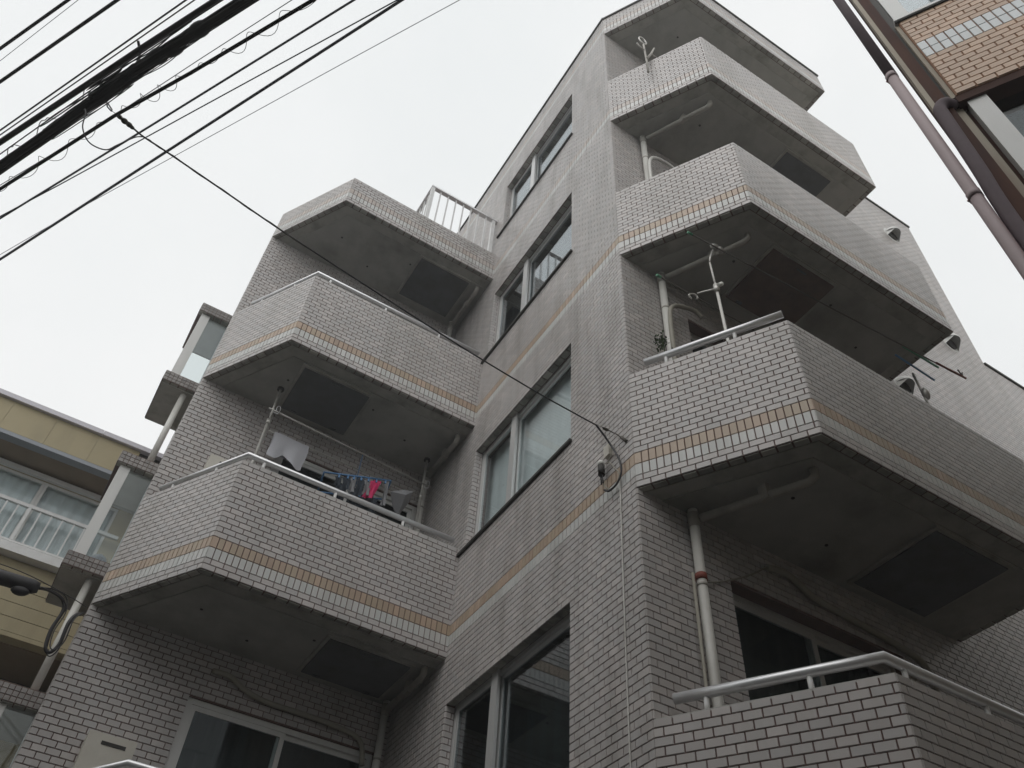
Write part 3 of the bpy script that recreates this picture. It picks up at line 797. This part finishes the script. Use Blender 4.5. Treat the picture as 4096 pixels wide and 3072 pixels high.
obox(1.18, 8, 6.966, 6.992, -.16, .022, 'sill', 'whiteframe')
obox(1.18, 8, 6.952, 6.9655, .007, .018, 'sill_drip', 'dark')
obox(1.19, 8, 5.84, 5.904, -.16, -.004, 'lintel', 'brownpaint')
# upper window above the sill, lower window under the lintel
obox(1.205, 1.295, 6.993, 8.4, -.12, -.04, 'window_post', 'whiteframe')
obox(1.47, 1.50, 6.993, 8.4, -.12, -.05, 'window_post', 'whiteframe')
obox(1.296, 8, 6.993, 8.4, -.10, -.09, 'pane', 'mirrorglass')
obox(1.296, 8, 6.8, 8.6, -.235, -.20, 'blind', 'dimcurtain')
obox(1.225, 1.315, 4.6, 5.839, -.11, -.02, 'window_post', 'whiteframe')
obox(1.316, 8, 4.6, 5.839, -.095, -.085, 'pane', 'glass')
obox(1.316, 8, 4.5, 5.86, -.235, -.20, 'blind', 'dimcurtain')
# corner strips
obox(1.16, 1.196, 5.86, 8.6, -.07, -.03, 'corner_trim', 'dark')
obox(1.10, 1.158, 0, 8.6, -.05, -.02, 'corner_trim', 'brownpaint')
obox(1.075, 1.099, 0, 8.6, -.045, -.012, 'corner_trim', 'sandstrip')
obox(1.077, 1.16, 0, 8.6, -.08, -.051, 'corner_trim', 'brownpaint')
obox(1.165, 1.20, 0, 5.855, -.18, -.05, 'corner_trim', 'sandstrip')
obox(1.201, 1.224, 0, 5.839, -.16, -.07, 'corner_trim', 'brownpaint')
obox(1.175, 1.1965, 5.905, 6.95, -.10, -.01, 'corner_trim', 'sandstrip')
def opipe(s, z0, z1, out, r, m, name='downpipe', label=None):
    mb = MB(); mb.tube([OPt(s, z0, out), OPt(s, z1, out)], r, 14); return mb.build(name, m, Ob, smooth=True, label=label)
pA = opipe(1.0, 0.0, 6.36, 0, .029, 'mauvepipe'); pA2 = opipe(1.003, 6.361, 9.5, 0, .030, 'purplepipe')
for zz in (6.33, 5.0, 7.9):
    mb = MB(); mb.tube([OPt(1.0, zz, 0), OPt(1.0, zz+.05, 0)], .032, 14); mb.build('pipe_socket', 'mauvepipe', pA, smooth=True)
    mb = MB(); mb.tube([OPt(.965, zz+.01, .0), OPt(1.06, zz+.01, -.12)], .0045, 6); mb.build('pipe_bracket', 'red', pA, smooth=True)
mb = MB(); mb.tube(smooth_path([OPt(1.175, 5.87, -.04), OPt(1.13, 5.87, .0), OPt(1.095, 5.82, .01), OPt(1.088, 5.72, .012), OPt(1.075, 5.2, .01), OPt(1.06, 4.55, 0), OPt(1.06, 2.0, 0), OPt(1.06, 0.0, 0)]), .032, 14)
mb.build('downpipe', 'purplepipe', Ob, smooth=True, label='dark purple downpipe with an elbow')

# ================================================================== houses across the street, behind the viewer
def opposite(s0, s1, h, depth, label, out0=6.3):
    t = thing('street_house', tuple(OP + SD*((s0+s1)/2) + ND*(out0-1.37)), label, 'house', 'houses across the street')
    def ob2(a, b, z0, z1, o0, o1, name, m, parent=t):
        mb = MB(); mb.obox(OPt(a, z0, o0-1.37), SD, UP, ND, b-a, z1-z0, o1-o0); return mb.build(name, m, parent)
    ob2(s0, s1, 0, h, out0, out0+depth, 'wall', 'render')
    ob2(s0-.15, s1+.15, h+.001, h+.18, out0-.25, out0+depth, 'roof', 'greytrim')
    a = s0 + .6
    while a + 1.5 < s1:
        z = .9
        while z + 1.2 < h:
            w_ = ob2(a, a+1.5, z, z+1.1, out0-.05, out0-.002, 'window', 'whiteframe'); ob2(a+.06, a+1.44, z+.06, z+1.04, out0-.06, out0-.051, 'pane', 'glass', w_); z += 2.7
        a += 2.4
opposite(-14, -5.4, 7.6, 8, 'plain grey house across the street, left of the viewer')
opposite(-5.0, 3.0, 8.2, 8, 'plain grey house across the street, behind the viewer')
opposite(3.4, 12, 7.4, 8, 'plain grey house across the street, right of the viewer')

# ================================================================== overhead lines
def extend(pts, a=14, b=14):
    pts = [Vector(p) for p in pts]
    d0 = (pts[0]-pts[1]).normalized(); d1 = (pts[-1]-pts[-2]).normalized()
    return [pts[0] + d0*a + Vector((0,0,.5))] + pts + [pts[-1] + d1*b + Vector((0,0,.3))]
def wire(name, pts, r, label, m='cable', cat='cable', grp='overhead cables along the street', seg=8, ext=True):
    mb = MB(); mb.tube(extend(pts) if ext else smooth_path(pts, 4), r, seg)
    return tag(mb.build(name, m, smooth=True), label, cat, grp)
wire('power_cable', [(-4.939,.908,7.6),(-4.584,.278,7.6)], .0115, 'thick black cable nearest the top left corner')
wire('thin_wire', [(-5.034,1.213,7.9),(-4.614,.409,7.9)], .0022, 'hair-thin wire between the two thick cables in the top left corner', 'thincable')
wire('power_cable', [(-4.895,1.174,7.6),(-4.285,.086,7.6)], .0125, 'second thick black cable from the top left corner')
wire('twin_cable', [(-4.545,.960,6.8),(-3.715,-.577,6.8)], .0055, 'upper of the two close parallel cables above the bundle')
wire('twin_cable', [(-4.539,.996,6.8),(-3.675,-.597,6.8)], .0042, 'lower of the two close parallel cables above the bundle')
wire('trunk_cable', [(-4.354,.649,6.3),(-3.765,-.407,6.3),(-3.475,-.916,6.3)], .0175, 'heavy black trunk cable running just above the thick bundle')
wire('spiral_cable', [(-4.162,.647,5.9),(-3.693,-.2,5.9),(-3.402,-.676,5.9),(-3.003,-1.359,5.9)], .0098, 'black cable wound with thin looping wire below the bundle')
wire('messenger_wire', [(-4.183,.663,5.95),(-3.789,-.013,5.95),(-3.391,-.748,5.95),(-3.09,-1.293,5.95)], .0022, 'thin straight wire close above the loop-wound cable', 'thincable')
wire('line_cable', [(-4.621,2.255,7.4),(-3.767,.724,7.4),(-2.87,-.893,7.4)], .008, 'upper of the three plain cables nearest the building', 'thincable')
wire('line_cable', [(-4.63,2.24,7.39),(-4.272,1.665,7.4),(-3.588,.536,7.4),(-2.625,-1.049,7.4)], .0046, 'slender middle one of the three plain cables nearest the building', 'thincable')
wire('line_cable', [(-4.512,2.612,7.4),(-3.622,.896,7.4),(-2.599,-1.066,7.4)], .0105, 'lowest and thickest of the three plain cables nearest the building', 'thincable')
wire('thin_wire', [(-4.687,3.032,7.8),(-4.143,2.07,7.8),(-2.769,-.264,7.8),(-2.246,-1.143,7.8)], .0026, 'faint grey wire nearest the building', 'thincable')
# the thick bundle: many strands lashed together
bp = [Vector(p) for p in extend([(-4.255,.665,6.1),(-4.05,.27,6.1),(-3.813,-.179,6.1),(-3.64,-.50,6.1),(-3.471,-.815,6.1),(-3.31,-1.096,6.1)])]
Bu = thing('cable_bundle', (-3.813, -.179, 6.07), 'thick lashed bundle of black telephone cables, the heaviest overhead line', 'cable', 'overhead cables along the street')
def fine(pts, n=12):
    return smooth_path(pts, n)
core = fine(bp, 14)
for j in range(11):
    an = 2*math.pi*j/11; rr = .0185 if j else 0
    pth = []
    for q, p in enumerate(core):
        f = 1 + .22*math.sin(q*.23 + j) + .12*math.sin(q*.61 + 2*j)
        wob = an + .5*math.sin(q*.17 + j*1.7)
        pth.append(p + Vector((.87*rr*f*math.cos(wob), .5*rr*f*math.cos(wob), rr*f*math.sin(wob))))
    mb = MB(); mb.tube(pth, .0125 if j else .020, 7); mb.build('strand', 'cable', Bu, smooth=True)
lat = Vector((.87, .5, 0))
for off, r in ((-.050, .0036), (.040, .0026)):
    mb = MB(); mb.tube([p + lat*(off + .008*math.sin(q*.35)) for q, p in enumerate(core)], r, 6); mb.build('strand', 'cable', Bu, smooth=True)
mb = MB(); pth = []
for q in range(len(core)-1):
    for t in range(6):
        p = core[q].lerp(core[q+1], t/6); an = (q*6+t)*.55
        pth.append(p + lat*(.031*math.cos(an)) + UP*(.031*math.sin(an)))
mb.tube(pth, .003, 5); mb.build('lashing_wire', 'cable', Bu, smooth=True)
def lump(p, r, ln, m, parent, name, ax=None, seg=10):
    ax = Vector(ax or (.5,-.86,0)).normalized(); p = Vector(p); n = 7
    pts = [p + ax*(ln*(i/(n-1)-.5)) for i in range(n)]
    rs = [r*math.sqrt(max(.08, 1-(2*i/(n-1)-1)**2)) for i in range(n)]
    mb = MB(); mb.tube(pts, r, seg, rs=rs); return mb.build(name, m, parent, smooth=True)
for p in ((-3.47,-.815,6.1),(-3.62,-.55,6.1),(-3.84,-.13,6.1),(-3.56,-.64,6.1)):
    lump(p, .043, .16, 'cable', Bu, 'splice')
for (p, q_, h) in (((-3.92,.02,6.13),(-3.83,-.22,6.12),.05),((-4.11,.36,6.12),(-4.0,.15,6.12),.04),((-4.23,.6,6.11),(-4.16,.45,6.11),.03)):
    p, q_ = Vector(p), Vector(q_); mid = (p+q_)/2 - lat*h*1.2 + UP*h
    mb = MB(); mb.tube(smooth_path([p, p.lerp(mid,.7)-lat*.02, mid, mid.lerp(q_,.3)-lat*.015, q_], 6), .0026, 6); mb.build('loose_loop', 'cable', Bu, smooth=True)
# clamp that ties the trunk to the bundle
tag(MB().tube(smooth_path([(-3.79,-.44,6.33),(-3.765,-.41,6.305),(-3.74,-.39,6.25),(-3.73,-.36,6.16),(-3.72,-.33,6.12)], 4), .008, 8).build('cable_clamp', 'cable', smooth=True), 'small twisted clamp tying the trunk cable to the bundle', 'clamp')
# wire wound round the loop cable
sp_pts = [Vector(p) for p in extend([(-4.162,.647,5.9),(-3.693,-.2,5.9),(-3.402,-.676,5.9),(-3.003,-1.359,5.9)], 1.5, 1.5)]
sp_core = fine(sp_pts, 60); pth = []
for q, p in enumerate(sp_core):
    an = q*.42; R0 = .020 + .010*math.sin(q*.093) + .006*math.sin(q*.31)
    pth.append(p + lat*(R0*math.cos(an)*1.2) + UP*(R0*math.sin(an)))
mb = MB(); mb.tube(pth, .0017, 5)
tag(mb.build('lashing_wire', 'cable', smooth=True), 'thin wire looping in coils round the cable below the bundle', 'wire')
# service drop from the bundle to the wall
Dr = thing('drop_cable', (-3.0,-.06,5.9), 'black service cable slung from the bundle across to the tiled wall', 'cable')
dp = [(-3.607,-.116,6.002),(-3.536,-.109,5.983),(-3.386,-.096,5.972),(-3.035,-.065,5.935),(-2.66,-.031,5.895),(-2.219,.008,5.865),(-1.528,.07,5.826),(-1.136,.105,5.812),(-.713,.143,5.812),(-.377,.173,5.826),(-.167,.192,5.839)]
mb = MB(); mb.tube(smooth_path(dp, 5), .0052, 8); mb.build('cable', 'cable', Dr, smooth=True)
sp = smooth_path(dp[1:6], 8); mb = MB(); mb.tube([p + Vector((0,0,.007*math.sin(i*.9))) + lat*.006*math.cos(i*.9) for i, p in enumerate(sp)], .0028, 6); mb.build('support_wire', 'brasscable', Dr, smooth=True)
mb = MB(); mb.tube([(-3.801,-.133,6.10),(-3.775,-.13,6.05),(-3.745,-.128,6.033),(-3.75,-.12,6.06),(-3.79,-.12,6.10)], .004, 7); mb.build('hook', 'cable', Dr, smooth=True)
mb = MB(); mb.tube([(-3.75,-.128,6.038),(-3.704,-.124,6.035),(-3.607,-.116,6.002)], .0018, 6); mb.build('tie_wire', 'cable', Dr, smooth=True)
for p, r, l in (((-3.695,-.123,6.028),.013,.045),((-3.662,-.12,6.018),.017,.045),((-3.632,-.118,6.010),.015,.045),((-3.612,-.115,6.004),.011,.03)):
    lump(p, r, l, 'brasscable', Dr, 'insulator', ax=(1,.09,-.35), seg=8)
lp = [(-3.90,.0,6.09),(-3.86,-.10,5.97),(-3.827,-.135,5.88),(-3.795,-.132,5.768),(-3.74,-.128,5.69),(-3.69,-.123,5.671),(-3.633,-.118,5.698),(-3.609,-.116,5.784),(-3.569,-.112,5.93),(-3.536,-.109,5.983)]
mb = MB(); mb.tube(smooth_path(lp, 6), .0036, 8); mb.build('slack_loop', 'cable', Dr, smooth=True)
mb = MB(); mb.tube([(-.37,.174,5.828),(-.157,.192,5.842),(-.10,.197,5.858),(-.025,.206,5.864)], .0022, 6); mb.build('support_wire', 'brasscable', Dr, smooth=True)
# wall end: anchor hook, cable loop, cap and small box
An = thing('cable_anchor', (-.02, .2, 5.7), 'cable anchor with white capped splice and coiled slack on the corner wall', 'bracket')
lump((-.075,.205,5.862), .012, .06, 'brasscable', An, 'insulator', ax=(1,.05,.1))
mb = MB(); mb.tube(smooth_path([(-.05,.2,5.86),(-.03,.17,5.82),(-.03,.13,5.77),(-.012,.09,5.70)], 4), .005, 7); mb.build('hook', 'brasscable', An, smooth=True)
mb = MB(); mb.tube([(-.012,.11,5.74),(-.012,.06,5.66)], .012, 8); mb.build('anchor_plate', 'brasscable', An, smooth=True)
wc = [(-.167,.192,5.839),(-.10,.20,5.79),(-.04,.19,5.70),(-.035,.14,5.58),(-.03,.116,5.49),(-.03,.114,5.40),(-.035,.155,5.335),(-.04,.236,5.325),(-.04,.29,5.37)]
mb = MB(); mb.tube(smooth_path(wc, 6), .0075, 8); mb.build('slack_cable', 'cable', An, smooth=True)
w2 = [(-.03,.208,5.721),(-.03,.214,5.63),(-.03,.265,5.60),(-.03,.235,5.585),(-.03,.18,5.488),(-.03,.134,5.409),(-.03,.161,5.354),(-.03,.235,5.345),(-.03,.30,5.42),(-.045,.30,5.50)]
mb = MB(); mb.tube(smooth_path(w2, 6), .0042, 8); mb.build('grey_lead', 'hose', An, smooth=True)
mb = MB(); mb.tube([(-.05,.303,5.51),(-.05,.305,5.60)], .024, 14); mb.build('splice_body', 'dark', An, smooth=True)
mb = MB(); mb.tube([(-.05,.305,5.600),(-.05,.306,5.632),(-.05,.306,5.641)], .024, 14, rs=[.0245,.0235,.014]); mb.build('splice_cap', 'whiteplastic', An, smooth=True)
for dy in (-.008, .01):
    mb = MB(); mb.tube([(-.05,.303+dy,5.51),(-.048,.30+dy,5.43)], .005, 6); mb.build('lead', 'cable', An, smooth=True)
mb = MB(); mb.box((-.04,.225,5.66),(-.006,.285,5.76)); mb.build('junction_box', 'cream', An)
co_ = MB(); co_.tube(smooth_path([(-.012,.155,5.395),(-.012,.160,5.12),(-.012,.175,4.5),(-.012,.19,3.68),(-.012,.195,2.6)], 4), .0048, 8)
tag(co_.build('wall_cord', 'pipe', smooth=True), 'thin pale cord running down the corner wall', 'cord')
# telephone closure with slack at the left edge
cl = thing('cable_closure', (-3.2, 3.05, 4.8), 'black cable closure hanging at the left edge beside the lowest bay window', 'closure')
mb = MB(); mb.tube([(-3.72,2.985,4.852),(-3.66,2.987,4.855),(-3.35,3.0,4.87),(-3.06,3.0,4.885),(-3.02,3.0,4.888)], .05, 14, rs=[.03,.05,.052,.052,.035]); mb.build('casing', 'cable', cl, smooth=True)
mb = MB(); mb.tube(smooth_path([(-3.70,2.985,4.853),(-5.0,2.95,4.95),(-8.0,2.9,5.35),(-13.0,2.8,6.3)], 5), .013, 8); mb.build('lead', 'cable', cl, smooth=True)
lump((-3.12,2.99,4.82), .035, .12, 'cable', cl, 'clamp', ax=(1,0,.1)); lump((-3.25,3.0,4.90), .03, .2, 'cable', cl, 'clamp', ax=(1,0,.05))
sl = [(-3.03,3.0,4.89),(-2.96,3.15,4.98),(-2.86,3.28,5.02),(-2.815,3.3,4.95),(-2.828,3.3,4.782),(-2.806,3.3,4.645),(-2.764,3.3,4.618),(-2.732,3.3,4.70),(-2.742,3.3,4.866),(-2.72,3.4,5.0),(-2.69,3.6,5.12)]
mb = MB(); mb.tube(smooth_path(sl, 6), .0125, 8); mb.build('slack_cable', 'cable', cl, smooth=True)
for k_, dz in enumerate((.03, -.025)):
    mb = MB(); mb.tube(smooth_path([Vector(p) + Vector((.012*(k_+1), -.02*k_, dz*math.sin(i*.7))) for i, p in enumerate(sl)], 6), .0045, 6); mb.build('slack_cable', 'cable', cl, smooth=True)
mb = MB(); mb.tube(smooth_path([(-3.6,3.02,4.97),(-3.2,3.1,5.02),(-2.85,3.35,5.10),(-2.68,3.5,5.14)], 5), .0035, 6); mb.build('lead', 'cable', cl, smooth=True)

# ================================================================== things on the balconies
def heater(z, label):
    t = thing('water_heater', (-2.12, YL-.09, z-.5), label, 'water heater', 'wall water heaters on the left balconies')
    mb = MB(); x0, x1, y0, y1 = -2.29, -1.955, YL-.19, YL-.007
    mb.box((x0,y0,z-.52),(x1,y1,z)); mb.build('casing', 'cream', t)
    mb = MB(); mb.box((-2.19,y0-.006,z-.075),(-2.02,y0-.001,z-.052)); mb.build('exhaust_slot', 'dark', t)
    mb = MB(); mb.box((x0+.01,y0-.004,z-.515),(x1-.01,y0-.001,z-.12)); mb.build('cover_panel', 'cream', t)
    return t
heater(4.215, 'cream water heater with a dark slot on the lowest left balcony wall')
heater(6.885, 'cream water heater half hidden behind the middle left balcony rail')
heater(9.585, 'cream water heater barely showing above the upper left balcony rail')

def stand(x, y, z0, z1, zp, label):
    t = thing('laundry_stand', (x, y, z0), label, 'laundry stand', 'laundry pole stands')
    MB().tube([(x,y,z0),(x,y,zp-.16)], .017, 10).build('lower_tube', 'steel', t, smooth=True)
    MB().tube([(x,y,zp-.159),(x,y,z1-.02)], .012, 10).build('upper_tube', 'steel', t, smooth=True)
    MB().tube([(x,y,z1-.022),(x,y,z1-.001)], .035, 14).build('ceiling_pad', 'dark', t, smooth=True)
    MB().tube([(x,y,zp-.19),(x,y,zp-.13)], .022, 10).build('clamp', 'steel', t, smooth=True)
    MB().tube(smooth_path([(x+.01,y-.01,zp-.02),(x+.05,y-.02,zp-.03),(x+.065,y-.02,zp+.03),(x+.055,y-.02,zp+.07),(x+.03,y-.02,zp+.06),(x+.03,y-.015,zp)], 4), .0045, 6).build('hook', 'alu', t, smooth=True)
    return t
stand(-1.925, 3.2, ZB(2)+.16, ZB(3)-.021, 7.55, 'left laundry stand near the white towel')
stand(-.19, 3.27, ZB(2)+.16, ZB(3)-.021, 7.50, 'right laundry stand near the grey umbrella cloth')
tag(MB().tube([(-1.97,3.19,7.555),(-.10,3.26,7.51)], .010, 10).build('laundry_pole', 'steel', smooth=True), 'laundry pole spanning the two stands on the left balcony', 'pole')
tag(MB().tube([(-1.87,3.38,7.45),(-.3,3.38,7.45)], .008, 8).build('drying_rod', 'steel', smooth=True), 'rear drying rod that carries the white towel', 'pole')
# towel, hung over the rear rod
tw = MB(); nx, nz = 26, 12
def towel_pt(i, j):
    s, t = i/nx, j/nz
    x = -1.81 + .37*s
    drop = .33 - .035*math.exp(-((s-.42)/.12)**2)*1.6 + .03*math.sin(s*9)
    return (x + .01*math.sin(t*5), 3.368 - .018*math.sin(s*11)*t - .02*t, 7.462 - drop*t + .006*math.sin(s*6.28))
for i in range(nx):
    for j in range(nz):
        tw.poly([towel_pt(i,j), towel_pt(i,j+1), towel_pt(i+1,j+1), towel_pt(i+1,j)])
for i in range(nx):
    tw.poly([towel_pt(i,0), towel_pt(i+1,0), (towel_pt(i+1,0)[0], 3.395, 7.2), (towel_pt(i,0)[0], 3.395, 7.2)])
tag(tw.build('towel', 'towel', smooth=True), 'white towel with a wavy hem hanging behind the left balcony rail', 'towel')
# blue clothes hanger with small pieces of washing
hg = thing('clothes_hanger', (-.95, 3.0, 7.0), 'blue plastic clothes hanger full of small washing behind the left balcony rail', 'hanger')
A = Vector((-1.31,2.95,6.86)); Bq = Vector((-.64,2.98,7.12)); dv = Vector((.06,.30,.0))
for a, b in ((A,Bq),(A+dv,Bq+dv),(A,A+dv),(Bq,Bq+dv),(A.lerp(Bq,.5),A.lerp(Bq,.5)+dv)):
    MB().tube([a,b], .009, 8).build('bar', 'blue', hg, smooth=True)
MB().tube([A.lerp(Bq,.5)+dv*.5, A.lerp(Bq,.5)+dv*.5+Vector((0,0,.42))], .004, 6).build('hanging_cord', 'blue', hg, smooth=True)
def cloth(s, wid, drop, m, name, twist=.0, off=0.0):
    mb = MB(); n = 8; p0 = A.lerp(Bq, s) + dv*off
    d = (Bq-A).normalized()
    def P(i, j):
        t = j/n; u = i/6 - .5
        return p0 + d*(u*wid*(1-.25*math.sin(t*3))) + Vector((twist*t + .01*math.sin(i*2.+t*4), -.02*math.sin(i*1.7)*t, -.02 - drop*t - .02*abs(u)))
    for i in range(6):
        for j in range(n): mb.poly([P(i,j),P(i,j+1),P(i+1,j+1),P(i+1,j)])
    mb.build(name, m, hg, smooth=True)
cloth(.95, .05, .30, 'greycloth', 'sock'); cloth(.78, .13, .25, 'pink', 'pink_garment', -.06); cloth(.66, .09, .20, 'greycloth', 'sock'); cloth(.55, .11, .22, 'navy', 'garment'); cloth(.44, .07, .18, 'greycloth', 'sock'); cloth(.35, .12, .16, 'navy', 'garment'); cloth(.22, .08, .12, 'navy', 'garment')
cloth(.72, .12, .27, 'navy', 'garment', .02, .3); cloth(.5, .14, .25, 'navy', 'garment', 0, .5); cloth(.3, .14, .2, 'navy', 'garment', 0, .4); cloth(.85, .10, .24, 'navy', 'garment', 0, .9); cloth(.6, .12, .22, 'navy', 'garment', 0, .9)
for s in (.92,.78,.66,.55,.44,.35,.22):
    p = A.lerp(Bq, s); MB().box((p.x-.008,p.y-.008,p.z-.045),(p.x+.008,p.y+.008,p.z-.011)).build('peg', 'blue', hg)
# grey folded umbrella cloth
um = MB(); c0 = Vector((-.52,3.12,7.10)); rim = [(-.60,3.05,7.05),(-.47,3.02,7.12),(-.36,3.05,7.17),(-.37,3.1,7.05),(-.41,3.12,6.95),(-.45,3.12,6.84),(-.53,3.1,6.93)]
ap = Vector((-.46,2.97,7.02))
for i in range(len(rim)): um.poly([ap, rim[i], rim[(i+1) % len(rim)]])
for i in range(len(rim)): um.poly([(-.46,3.16,7.02), rim[(i+1) % len(rim)], rim[i]])
tag(um.build('umbrella_cloth', 'greycloth'), 'grey fan-shaped cloth beside the right laundry stand', 'cloth')

# poles and rods on the right balconies
rp = thing('laundry_stand', (.51,-.55,ZB(2)+.16), 'white two-piece laundry post with clamps rising above the second right balcony', 'laundry stand', 'laundry pole stands')
MB().tube([(.515,-.55,ZB(2)+.16),(.50,-.55,7.12)], .012, 10).build('lower_tube', 'pipe', rp, smooth=True)
MB().tube([(.50,-.55,7.121),(.486,-.55,7.50)], .008, 10).build('upper_tube', 'pipe', rp, smooth=True)
MB().tube([(.503,-.55,7.10),(.498,-.55,7.19)], .024, 10).build('clamp', 'steel', rp, smooth=True)
MB().tube([(.50,-.575,7.16),(.53,-.59,7.19)], .018, 8).build('clamp_knob', 'whiteplastic', rp, smooth=True)
MB().tube([(.485,-.55,7.13),(.44,-.47,7.15),(.42,-.42,7.17)], .008, 8).build('arm', 'steel', rp, smooth=True)
MB().tube([(.486,-.55,7.50),(.495,-.56,7.58),(.53,-.575,7.70)], .009, 8).build('arm', 'steel', rp, smooth=True)
lump((.545,-.585,7.745), .028, .09, 'steel', rp, 'clamp', ax=(1,-.1,.1))
lump((.60,-.59,7.735), .03, .07, 'steel', rp, 'clamp', ax=(1,.5,-.3))
rod = MB().tube([(.30,-.588,7.715),(3.02,-.75,7.72)], .007, 8).build('drying_rod', 'brasscable', smooth=True)
tag(rod, 'long thin rod under the third right balcony poking past its far end', 'pole')
MB().tube([(3.03,-.752,7.722),(3.40,-.776,7.722)], .011, 8).build('rod_end', 'red', rod, smooth=True, label='rusty end of the rod with a fork')
for dx in (-.03, .03): MB().tube([(3.36,-.773,7.73),(3.36+dx,-.775,7.80)], .007, 6).build('prong', 'brasscable', rod, smooth=True)
MB().tube([(.30,-.588,7.715),(.25,-.585,7.715)], .011, 8).build('rod_cap', 'green', rod, smooth=True)
rod2 = tag(MB().tube([(.18,-.285,7.36),(2.6,-.27,7.44)], .006, 8).build('drying_rod', 'brasscable', smooth=True), 'inner thin rod reaching from the white downpipe along the second right balcony', 'pole')
MB().tube([(.13,-.286,7.358),(.178,-.285,7.36)], .012, 8).build('rod_cap', 'green', rod2, smooth=True)
tag(MB().tube(smooth_path([(.49,-.287,7.30),(.46,-.287,7.33),(.49,-.287,7.37),(.535,-.287,7.40),(.56,-.287,7.37),(.54,-.287,7.34)], 5), .007, 7).build('hanging_ring', 'pipe', smooth=True), 'white broken ring hanging on the inner rod', 'ring')
hk = thing('pole_holder', (.19,-.5,11.2), 'small pole holder with ring standing above the topmost right balcony rail', 'pole holder')
MB().tube([(.195,-.5,11.2),(.196,-.5,11.53),(.19,-.5,11.88),(.186,-.5,12.05)], .012, 8).build('post', 'oldpipe', hk, smooth=True)
ring = [(.183+.055*math.cos(a), -.5, 12.17+.085*math.sin(a)) for a in [i*math.pi/8 for i in range(17)]]
MB().tube(ring, .010, 6).build('ring', 'steel', hk, smooth=True)
MB().tube([(.19,-.5,11.86),(.13,-.5,11.88),(.08,-.5,11.94)], .010, 6).build('arm', 'oldpipe', hk, smooth=True)
MB().tube([(.2,-.5,11.6),(.29,-.5,11.9),(.36,-.5,12.18)], .013, 6, rs=[.02,.016,.01]).build('arm', 'oldpipe', hk, smooth=True)
MB().tube([(.29,-.5,11.9),(.38,-.5,11.88)], .010, 6).build('arm', 'oldpipe', hk, smooth=True)
# stand at the far end of the second right balcony
fs = thing('laundry_stand', (2.92,-.6,ZB(2)+.16), 'laundry stand seen against the far wall past the right balcony end', 'laundry stand', 'laundry pole stands')
MB().tube([(2.80,-.62,7.55),(2.86,-.60,7.36),(2.90,-.60,7.0),(2.90,-.6,ZB(2)+.16)], .012, 8).build('tube', 'steel', fs, smooth=True)
lump((2.87,-.62,7.32), .035, .12, 'steel', fs, 'clamp', ax=(.3,.1,-1))
for p, q in (((3.0,-.70,7.80),(3.17,-.69,7.82)),((2.95,-.66,7.62),(3.12,-.67,7.62))):
    pass
tag(MB().tube([(2.7,-.69,7.80),(3.17,-.69,7.81)], .012, 8).build('hanger_bar', 'green', smooth=True), 'short green bar above the rusty rod end', 'bar')
tag(MB().tube([(2.6,-.64,7.66),(3.05,-.66,7.58)], .010, 8).build('hanger_bar', 'blue', smooth=True), 'short blue grey bar below the rusty rod end', 'bar')
# weed growing behind the white downpipe
wd = MB(); random.seed(3)
for i in range(110):
    c = Vector((.285+random.gauss(0,.03), -.08+random.gauss(0,.025), 6.80+random.gauss(0,.045)))
    d = Vector((random.uniform(-1,1), random.uniform(-1,.3), random.uniform(-.4,1))).normalized(); s = d.cross(Vector((random.random(),random.random(),random.random()))).normalized()
    l = random.uniform(.018,.034); ww = l*.3
    wd.poly([c, c+d*l*.5+s*ww, c+d*l, c+d*l*.5-s*ww])
pw = thing('weed', (.31,-.07,6.4), 'small green weed growing beside the white downpipe on the second right balcony', 'plant')
wd.build('leaves', 'leaf', pw); MB().tube([(.33,-.06,6.4),(.32,-.07,6.7),(.30,-.09,6.9)], .005, 6).build('stem', 'leaf', pw, smooth=True)

# ================================================================== thin scattering volume added to lift the dark tones
hz = MB().box((-40,-40,-1),(40,40,16.5)).build('haze', 'asphalt')
hz['kind'] = 'stuff'; hz['label'] = 'thin grey veil added over the whole scene to lift its dark tones'
hm = bpy.data.materials.new('added_haze'); hm.use_nodes = True
for n in list(hm.node_tree.nodes): hm.node_tree.nodes.remove(n)
ho = hm.node_tree.nodes.new('ShaderNodeOutputMaterial'); pv = hm.node_tree.nodes.new('ShaderNodeVolumePrincipled')
pv.inputs['Color'].default_value = (.95, .97, .98, 1); pv.inputs['Density'].default_value = 0.006; pv.inputs['Anisotropy'].default_value = 0.3
hm.node_tree.links.new(pv.outputs[0], ho.inputs['Volume'])
hz.data.materials.clear(); hz.data.materials.append(hm)
